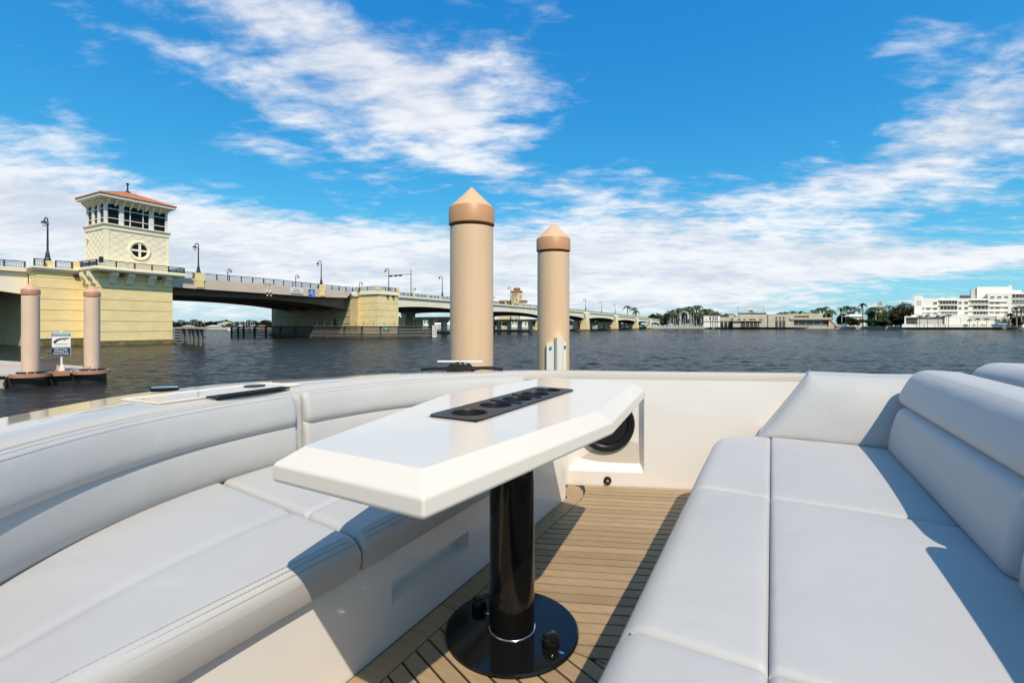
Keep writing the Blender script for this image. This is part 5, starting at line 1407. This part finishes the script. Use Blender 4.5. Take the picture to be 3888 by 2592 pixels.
# ------------------------------------------------------------------ buildings
def bld(name, x, Y, label, z0=1.9): return empty(name, (W(x, Y), Y, z0), label=label, cat='building')
def blk(o, name, Y, x0, x1, yt, yb, m, dep=12, setb=0.0, parent=None):
    """a block of the building o whose front stands setb behind the plane Y, given by photo columns and rows"""
    ox, oy, oz = o.location; Yb = Y + setb
    a, b, z0, z1 = W(x0, Yb) - ox, W(x1, Yb) - ox, HZ(yb, Yb) - oz, HZ(yt, Yb) - oz
    if z0 + oz < 4.6: z0 = 1.8 - oz             # ground floors stand on the shore
    k = dep * .95 * ox / oy                     # the plan is sheared along the view lines, so side walls stay hidden
    return MB().prism([(a, Yb - oy), (b, Yb - oy), (b + k, Yb + dep - oy), (a + k, Yb + dep - oy)], z0, z1).build(name, m, parent or o)
def window(o, Y, x0, x1, yt, yb, mull=1, m='pane', setb=0.0, frame='wall_white'):
    ox, oy, oz = o.location; Yb = Y + setb
    a, b, c, d = W(x0, Yb) - ox, W(x1, Yb) - ox, HZ(yb, Yb) - oz, HZ(yt, Yb) - oz
    w = MB().box(a, b, Yb - oy - .06, Yb - oy + .3, c, d).build('window', M[m], o)
    fr = MB()
    for k in range(mull + 1):
        x = a + (b - a) * k / mull; fr.box(x - .09, x + .09, Yb - oy - .16, Yb - oy - .065, c, d)
    fr.box(a - .25, b + .25, Yb - oy - .5, Yb - oy - .07, c - .28, c - .02); fr.box(a - .15, b + .15, Yb - oy - .35, Yb - oy - .07, d + .02, d + .22)
    fr.build('frame', M[frame], w)
YA = 372.0; c5 = lambda x: 3400 + x / 4.82; r5 = lambda y: 1060 + y / 4.82
ap = bld('apartment_block', 3650, YA, 'long white modernist apartment block with window bands on the right shore')
blk(ap, 'wall', YA, c5(400), c5(1690), r5(350), r5(665), M['wall_white'], 16)
blk(ap, 'stair_wall', YA, c5(345), c5(490), r5(300), r5(640), M['wall_white'], 10, -.8)
blk(ap, 'stair_recess', YA, c5(395), c5(472), r5(385), r5(470), M['wall_grey'], .5, -1.0)
blk(ap, 'wing', YA, c5(1690), c5(2115), r5(250), r5(700), M['wall_white'], 18, -.6)
blk(ap, 'wing', YA, c5(2115), c5(2900), r5(235), r5(820), M['wall_white'], 20, 1.5)
blk(ap, 'penthouse', YA, c5(1490), c5(2080), r5(140), r5(345), M['wall_white'], 14, 8)
blk(ap, 'penthouse', YA, c5(1380), c5(1490), r5(175), r5(345), M['wall_grey'], 10, 9)
blk(ap, 'penthouse', YA, c5(2080), c5(2300), r5(200), r5(345), M['wall_white'], 12, 8)
blk(ap, 'roof_vent', YA, c5(2070), c5(2130), r5(118), r5(205), M['wall_white'], 5, 9)
blk(ap, 'roof_garden', YA, c5(1180), c5(1380), r5(296), r5(352), M['dark_shade'], 6, 5)
blk(ap, 'roof_unit', YA, c5(1000), c5(1080), r5(308), r5(352), M['wall_grey'], 4, 4); blk(ap, 'roof_unit', YA, c5(620), c5(650), r5(336), r5(352), M['wall_grey'], 3, 3); blk(ap, 'roof_unit', YA, c5(820), c5(900), r5(326), r5(352), M['wall_grey'], 3, 4)
for y0, y1 in ((372, 390), (466, 482), (566, 590)):
    blk(ap, 'band', YA, c5(800), c5(1140), r5(y0), r5(y1), M['wall_white'], 1.2, -1.0); blk(ap, 'band', YA, c5(1360), c5(1725), r5(y0 - 4), r5(y1 - 4), M['wall_white'], 1.2, -1.0)
for y in (505, 595): blk(ap, 'ledge', YA, c5(405), c5(790), r5(y), r5(y + 14), M['wall_white'], .8, -.7)
for y in (400, 490, 580): blk(ap, 'ledge', YA, c5(1725), c5(2060), r5(y), r5(y + 12), M['wall_white'], 1.2, -1.6)
for x0, x1, y0, y1, n, mt in ((808, 1130, 400, 452, 6, 'pane'), (815, 1130, 487, 556, 5, 'pane'), (840, 1135, 594, 632, 6, 'pane_green'), (1382, 1690, 390, 432, 5, 'pane'), (1420, 1712, 480, 542, 4, 'pane'), (1420, 1715, 596, 640, 5, 'pane')):
    window(ap, YA, c5(x0), c5(x1), r5(y0), r5(y1), n, mt, -.2)
for x0, x1, y0, y1 in ((690, 758, 418, 450), (448, 512, 524, 552), (570, 634, 524, 552), (692, 758, 522, 552), (1152, 1210, 412, 440), (1256, 1328, 410, 440), (1155, 1208, 514, 542), (1258, 1328, 512, 542), (1262, 1325, 600, 624), (458, 510, 614, 634), (575, 630, 612, 632), (692, 770, 608, 632)):
    window(ap, YA, c5(x0), c5(x1), r5(y0), r5(y1), 1, 'pane', 0)
for x0, x1, y0, y1 in ((1742, 1796, 414, 444), (1832, 1904, 412, 442), (1742, 1796, 504, 532), (1832, 1904, 500, 532), (2000, 2060, 500, 528), (1742, 1790, 594, 616), (1832, 1904, 592, 620), (1990, 2060, 592, 620), (1735, 1808, 312, 338), (1862, 1936, 310, 336), (1990, 2060, 306, 330)):
    window(ap, YA, c5(x0), c5(x1), r5(y0), r5(y1), 1, 'pane_green' if y0 < 340 else 'pane', -.6)
for y0, y1, mt in ((275, 335, 'pane'), (375, 440, 'pane_green'), (575, 620, 'pane'), (660, 715, 'pane')): window(ap, YA, c5(2130), c5(2520), r5(y0), r5(y1), 6, mt, 1.5)
for k, (x0, x1, y0, y1, sb, mt) in enumerate(((900, 1340, 655, 828, -6, 'wall_white'), (1340, 1850, 655, 820, -5.4, 'wall_white'), (1850, 2170, 668, 806, -6.2, 'wall_white'), (290, 905, 650, 690, -6, 'wall_white'), (165, 190, 678, 850, -7, 'wall_white'), (165, 420, 676, 700, -7.2, 'wall_white'))):
    blk(ap, 'podium', YA, c5(x0), c5(x1), r5(y0), r5(y1), M[mt], 5, sb)
blk(ap, 'podium_recess', YA, c5(400), c5(905), r5(690), r5(818), M['wall_grey'], 3, -4.6)
blk(ap, 'podium_recess', YA, c5(1350), c5(1846), r5(672), r5(738), M['wall_grey'], .5, -5.6)
blk(ap, 'gate', YA, c5(190), c5(400), r5(700), r5(822), M['dark_shade'], 1, -6.0)
blk(ap, 'garage_door', YA, c5(1190), c5(1310), r5(700), r5(820), M['wall_white'], .2, -6.25); blk(ap, 'garage_door', YA, c5(940), c5(1040), r5(712), r5(825), M['wall_white'], .2, -6.25)
blk(ap, 'alcove', YA, c5(1945), c5(2105), r5(700), r5(806), M['wall_sand'], .3, -6.5)
blk(ap, 'terrace_wall', YA, c5(120), c5(2700), r5(822), r5(850), M['wall_white'], 2, -9)
# building site
YB = 408.0; c6 = lambda x: 2600 + x / 4.704; r6 = lambda y: 1130 + y / 4.704
sh = bld('site_cabin', 2703, YB, 'white clad site cabin with dark steel posts beside the palm grove')
blk(sh, 'wall', YB, c6(335), c6(632), r6(312), r6(512), M['wall_white'], 10)
blk(sh, 'roof_edge', YB, c6(330), c6(640), r6(300), r6(314), M['dark_shade'], 11, -.5)
blk(sh, 'floor_band', YB, c6(335), c6(632), r6(424), r6(432), M['dark_shade'], .2, -.25)
for x in (465, 505, 545, 583): blk(sh, 'post', YB, c6(x - 5), c6(x + 5), r6(304), r6(490), M['dark_shade'], .25, -.3)
for x in (435, 498, 562): window(sh, YB, c6(x), c6(x + 24), r6(345), r6(382), 1, 'pane', 0)
window(sh, YB, c6(372), c6(394), r6(345), r6(386), 1, 'wall_white', 0)
st = bld('unfinished_building', 2900, YB, 'unfinished beige concrete building with steel roof frame on the shore')
blk(st, 'wall', YB, c6(860), c6(1490), r6(335), r6(495), M['wall_beige'], 14)
blk(st, 'upper_wall', YB, c6(985), c6(1490), r6(300), r6(340), M['wall_beige'], 10, 3)
blk(st, 'wall', YB, c6(1490), c6(1950), r6(295), r6(490), M['wall_beige'], 14, -1)
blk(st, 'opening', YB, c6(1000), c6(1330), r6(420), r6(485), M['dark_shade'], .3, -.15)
blk(st, 'ledge', YB, c6(835), c6(1385), r6(408), r6(418), M['wall_beige'], 1.5, -1.5)
for x0, x1 in ((945, 1000), (1045, 1090), (1150, 1265), (1330, 1385)): window(st, YB, c6(x0), c6(x1), r6(380), r6(404), 2, 'pane', 0, 'wall_beige')
for x0, x1 in ((1622, 1650), (1688, 1714), (1754, 1780)): window(st, YB, c6(x0), c6(x1), r6(345), r6(380), 1, 'pane', -1, 'wall_beige')
for x0, x1 in ((1618, 1665), (1685, 1730), (1745, 1795)): blk(st, 'doorway', YB, c6(x0), c6(x1), r6(408), r6(486), M['dark_shade'], .2, -1.15)
for x in (1080, 1150, 1220, 1290): blk(st, 'column', YB, c6(x), c6(x + 9), r6(420), r6(486), M['wall_beige'], .4, -.6)
blk(st, 'rear_wall', YB, c6(635), c6(860), r6(345), r6(495), M['wall_beige'], 8, 6); blk(st, 'rear_wall', YB, c6(790), c6(870), r6(305), r6(350), M['wall_beige'], 6, 8)
for x in (690, 760): blk(st, 'column', YB, c6(x), c6(x + 14), r6(420), r6(495), M['wall_beige'], 1, 3)
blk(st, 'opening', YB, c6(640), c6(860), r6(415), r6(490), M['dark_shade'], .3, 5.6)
fm = MB(); ox, oy, oz = st.location
def fp(x, y, dd=6): Yq = YB + dd; return (W(c6(x), Yq) - ox, Yq - oy, HZ(r6(y), Yq) - oz)
fm.bar(fp(945, 172), fp(1408, 162), .5, .9); fm.bar(fp(950, 265), fp(1408, 262), .5, .5)
for x in (952, 1410): fm.tube([fp(x, 300), fp(x, 165)], .3, 5)
for x in (1110, 1262): fm.tube([fp(x, 168), fp(x - 60, 215), fp(x - 40, 270)], .12, 4)
fm.build('steel_frame', M['wall_grey'], st)
blk(st, 'roof_deck', YB, c6(950), c6(1405), r6(272), r6(294), M['dark_shade'], 8, 5)
pv = bld('waterfront_pavilion', 3060, YB, 'low beige pavilion with a long dark glass front on the shore')
c7 = lambda x: 3000 + x / 2.6486; r7 = lambda y: 1020 + y / 2.6486
blk(pv, 'roof', YB, c7(0), c7(425), r7(490), r7(512), M['wall_beige'], 12, -2)
blk(pv, 'wall', YB, c7(0), c7(388), r7(513), r7(565), M['wall_beige'], 10, .5); blk(pv, 'end_wall', YB, c7(388), c7(428), r7(513), r7(568), M['wall_beige'], 10, -1)
for k in range(5): window(pv, YB, c7(8 + k * 76), c7(80 + k * 76), r7(518), r7(560), 1, 'pane', .4, 'wall_grey')
blk(pv, 'upper_storey', YB, c7(20), c7(328), r7(455), r7(490), M['wall_beige'], 8, 4); blk(pv, 'parapet_timber', YB, c7(70), c7(328), r7(455), r7(468), M['wall_sand'], .4, 3.6)
window(pv, YB, c7(30), c7(190), r7(476), r7(490), 4, 'pane', 4, 'wall_beige')
rl_ = empty('boom_lift', (W(3172, 404), 404, 1.9), label='orange boom lift beside the waterfront pavilion', cat='machine')
MB().tube([(0, 0, 1), (-5, 0, 5.2), (-4.4, 0, 5.6), (1.6, 0, .8)], .35, 5).build('boom', M['orange'], rl_); MB().box(-.5, 3, -1, 1, .2, 1.2).build('chassis', M['orange'], rl_)
hs = bld('house', 3275, 418, 'small white house half hidden among palms')
blk(hs, 'wall', 418, 3225, 3284, 1200, 1235, M['wall_white'], 8); 
ox, oy, oz = hs.location; a, b, z0, z1 = W(3222, 418) - ox, W(3288, 418) - ox, HZ(1201, 418) - oz, HZ(1192, 418) - oz
MB().add([(a, -1, z0), (b, -1, z0), (b, 9, z0), (a, 9, z0), ((a * .7 + b * .3), 4, z1), ((a * .3 + b * .7), 4, z1)], [(0, 1, 5, 4), (1, 2, 5), (2, 3, 4, 5), (3, 0, 4), (3, 2, 1, 0)]).build('roof', M['wall_white'], hs)
blk(hs, 'chimney', 418, 3248, 3256, 1182, 1200, M['wall_white'], 1.5, 3); window(hs, 418, 3240, 3246, 1208, 1216, 1); window(hs, 418, 3262, 3268, 1208, 1216, 1)
ct = bld('church_tower', 3341, 560, 'distant pale stone tower rising over the trees')
blk(ct, 'shaft', 560, 3333, 3351, 1152, 1236, M['wall_beige'], 6); blk(ct, 'belfry', 560, 3336, 3348, 1142, 1152, M['wall_beige'], 4, 1); blk(ct, 'cornice', 560, 3331, 3353, 1150, 1153, M['wall_beige'], 7, -.5); window(ct, 560, 3340, 3344, 1144, 1150, 1, 'pane', 1)
vn = empty('parked_van', (W(3338, 400), 400, 1.9), label='long white trailer parked behind the seawall shrubs', cat='trailer')
MB().box(-5.5, 5.5, -1.2, 1.2, .8, 3.4).build('body', M['boat_white'], vn); 
for x in (-3.8, 3.2): MB().lathe([(.5, -1.25), (.5, 1.25)], 12, x, .5, True, 'y').build('wheel', M['iron'], vn)
# hotel tower and the buildings behind the bridge
YH2 = 455.0
hotel = bld('hotel_tower', 1970, YH2, 'sand coloured hotel tower with red tiled roof beyond the bridge')
c8 = lambda x: 1500 + x / 3.5636; r8 = lambda y: 1060 + y / 3.5636
blk(hotel, 'wall', YH2, c8(1570), c8(1725), r8(160), r8(640), M['wall_sand'], 14)
blk(hotel, 'wing', YH2, c8(1400), c8(1575), r8(290), r8(640), M['wall_sand'], 12, 3); blk(hotel, 'wing', YH2, c8(1725), c8(1745), r8(225), r8(640), M['wall_white'], 12, 2); blk(hotel, 'wing', YH2, c8(1690), c8(1790), r8(285), r8(640), M['wall_white'], 10, -2)
ox, oy, oz = hotel.location
def hip(x0, x1, yt, yb, sb, dep, name='roof', par=None):
    Yq = YH2 + sb; a, b, z0, z1 = W(c8(x0), Yq) - ox, W(c8(x1), Yq) - ox, HZ(r8(yb), Yq) - oz, HZ(r8(yt), Yq) - oz
    y0, y1 = Yq - oy - .8, Yq - oy + dep + .8; m_ = (y0 + y1) / 2; e = min((b - a) * .3, dep * .4)
    MB().add([(a, y0, z0), (b, y0, z0), (b, y1, z0), (a, y1, z0), (a + e, m_, z1), (b - e, m_, z1), (a, y0, z0 - .8), (b, y0, z0 - .8), (b, y1, z0 - .8), (a, y1, z0 - .8)], [(0, 1, 5, 4), (1, 2, 5), (2, 3, 4, 5), (3, 0, 4), (6, 7, 1, 0), (7, 8, 2, 1), (9, 6, 0, 3), (8, 9, 3, 2), (9, 8, 7, 6)]).build(name, M['roof_tile'], par or hotel)
hip(1566, 1726, 135, 158, 0, 14); blk(hotel, 'lantern', YH2, c8(1605), c8(1690), r8(118), r8(140), M['wall_sand'], 6, 4); hip(1600, 1696, 108, 120, 4, 6); hip(1395, 1572, 280, 291, 3, 12); hip(1685, 1795, 276, 286, -2, 10)
for x in (1590, 1614, 1640): window(hotel, YH2, c8(x), c8(x + 14), r8(180), r8(205), 1, 'pane', 0, 'wall_sand')
for x in (1580, 1605, 1630, 1690): window(hotel, YH2, c8(x), c8(x + 12), r8(222), r8(236), 1, 'pane', 0, 'wall_sand')
for x, y in ((1592, 255), (1636, 265), (1590, 300)): window(hotel, YH2, c8(x), c8(x + 14), r8(y), r8(y + 20), 1, 'pane', 0, 'wall_sand')
for k in range(6): window(hotel, YH2, c8(1412 + k * 26), c8(1424 + k * 26), r8(305), r8(325), 1, 'pane', 3, 'wall_sand')
for k in range(4): window(hotel, YH2, c8(1698 + k * 23), c8(1710 + k * 23), r8(295), r8(312), 1, 'pane', -2, 'wall_sand')
YC = 400.0
cb = bld('balcony_building', 1545, YC, 'white balconied building framed by the first bridge arch')
blk(cb, 'wall', YC, 1500, 1566, 1196, 1238, M['wall_white'], 12)
for r_ in range(4):
    for k in range(6): window(cb, YC, 1504 + k * 10.4, 1510.5 + k * 10.4, 1199 + r_ * 10, 1205 + r_ * 10, 1, 'pane', 0)
    blk(cb, 'balcony', YC, 1500, 1566, 1206 + r_ * 10, 1208 + r_ * 10, M['wall_white'], 1.5, -1.6)
for k, (x0, x1, yt, mt) in enumerate(((1606, 1635, 1216, 'wall_white'), (1640, 1706, 1232, 'wall_white'), (1942, 1990, 1218, 'wall_white'), (1990, 2015, 1222, 'wall_white'), (2190, 2230, 1226, 'wall_sand'))):
    o = bld('shore_house', (x0 + x1) / 2, 404, ('white house between dark pier columns', 'low white boathouse under the first arch', 'white gabled house under the second arch', 'lower white annex under the second arch', 'sand coloured house under the third arch')[k])
    blk(o, 'wall', 404, x0, x1, yt, 1238, M[mt], 8)
    for j in range(max(1, int((x1 - x0) / 11))): window(o, 404, x0 + 3 + j * 11, x0 + 9 + j * 11, yt + 3, min(yt + 9, 1236), 1)
    ox, oy, oz = o.location; a, b, z0 = W(x0 - 1, 404) - ox, W(x1 + 1, 404) - ox, HZ(yt, 404) - oz
    MB().add([(a, -.6, z0), (b, -.6, z0), (b, 8.6, z0), (a, 8.6, z0), (a, 4, z0 + 1.6), (b, 4, z0 + 1.6)], [(0, 1, 5, 4), (2, 3, 4, 5), (1, 2, 5), (3, 0, 4), (3, 2, 1, 0)]).build('roof', M['roof_tile' if k == 4 else 'wall_white'], o)
# left shore house, dock building and moored boats
o = bld('villa', 840, 322, 'cream two storey villa on the shore under the drawbridge')
blk(o, 'wall', 322, 826, 838, 1230, 1242, M['wall_white'], 7); blk(o, 'wall', 322, 838, 856, 1227, 1243, M['wall_white'], 8, -1)
ox, oy, oz = o.location
for x0, x1, yt, sb in ((824, 839, 1230, 0), (836, 858, 1227, -1)):
    Yq = 322 + sb; a, b, z0 = W(x0, Yq) - ox, W(x1, Yq) - ox, HZ(yt, Yq) - oz
    MB().add([(a, Yq - oy - .5, z0), (b, Yq - oy - .5, z0), (b, Yq - oy + 8, z0), (a, Yq - oy + 8, z0), ((a + b) / 2, Yq - oy + 4, z0 + 1.1)], [(0, 1, 4), (1, 2, 4), (2, 3, 4), (3, 0, 4), (3, 2, 1, 0)]).build('roof', M['wall_sand'], o)
for x in (829, 833): window(o, 322, x, x + 2.4, 1233, 1237, 1, 'pane', 0)
for x in (841, 846, 851): window(o, 322, x, x + 2.4, 1230, 1234, 1, 'pane', -1); window(o, 322, x, x + 2.4, 1237, 1241, 1, 'pane', -1)
for k, (x0, x1) in enumerate(((782, 826), (893, 914), (942, 956), (972, 1000), (690, 720))):
    o = bld('boathouse', (x0 + x1) / 2, 312, ('long low white boathouse left of the villa', 'white boathouse among the first masts', 'small white boathouse behind the middle masts', 'red roofed boathouse near the bascule pier', 'small white boathouse behind the short fender')[k])
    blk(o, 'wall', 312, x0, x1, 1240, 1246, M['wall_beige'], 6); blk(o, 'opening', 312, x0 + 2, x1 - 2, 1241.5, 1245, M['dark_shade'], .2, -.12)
    ox, oy, oz = o.location; a, b, z0 = W(x0 - 1, 312) - ox, W(x1 + 1, 312) - ox, HZ(1240, 312) - oz
    MB().add([(a, -.6, z0), (b, -.6, z0), (b, 6.6, z0), (a, 6.6, z0), (a + 1.5, 3, z0 + 1.0), (b - 1.5, 3, z0 + 1.0)], [(0, 1, 5, 4), (2, 3, 4, 5), (1, 2, 5), (3, 0, 4), (3, 2, 1, 0)]).build('roof', M['roof_tile' if k == 3 else 'wall_grey'], o)
sbp = None
for k in range(13):
    x = 876 + k * 7.2 + rt.uniform(-2, 2); Y = 285 + rt.uniform(-6, 6)
    if sbp is None:
        sbp = empty('sailboat')
        mb = MB(); sec = []
        for q, (t, w, z) in enumerate(((-4.2, .1, .3), (-3.2, 1.0, .1), (0, 1.4, 0), (3.2, .9, .1), (4.6, .05, .3))): sec += [(w, t, 1.1 + z), (w * .6, t, -.3), (-w * .6, t, -.3), (-w, t, 1.1 + z)]
        f = []
        for q in range(4):
            for j in range(3): f.append((4 * q + j, 4 * q + j + 1, 4 * q + 5 + j, 4 * q + 4 + j))
            f.append((4 * q + 3, 4 * q, 4 * q + 4, 4 * q + 7))
        mb.add(sec, f); mb.build('hull', M['boat_white'], sbp); MB().box(-.8, .8, -2, 1.4, 1.15, 1.75).build('cabin', M['boat_white'], sbp)
        MB().lathe([(.11, 1.1), (.07, 1.0 + 5.5)], 6, 0, .6).build('mast', M['boat_white'], sbp); MB().tube([(0, .6, 2.1), (0, -3, 2.2)], .12, 5).build('boom', M['sign_teal'], sbp)
        s_o = sbp
    else: s_o = copy_tree(sbp)
    s_o.location = (W(x, Y), Y, 0); s_o.rotation_euler = (0, 0, rt.uniform(-.4, .4)); q_ = rt.uniform(.6, .8); s_o.scale = (q_, q_, q_ * 1.3)
    props(s_o, 'small white sailboat with bare mast moored under the drawbridge span', 'sailboat', 'moored sailboats')
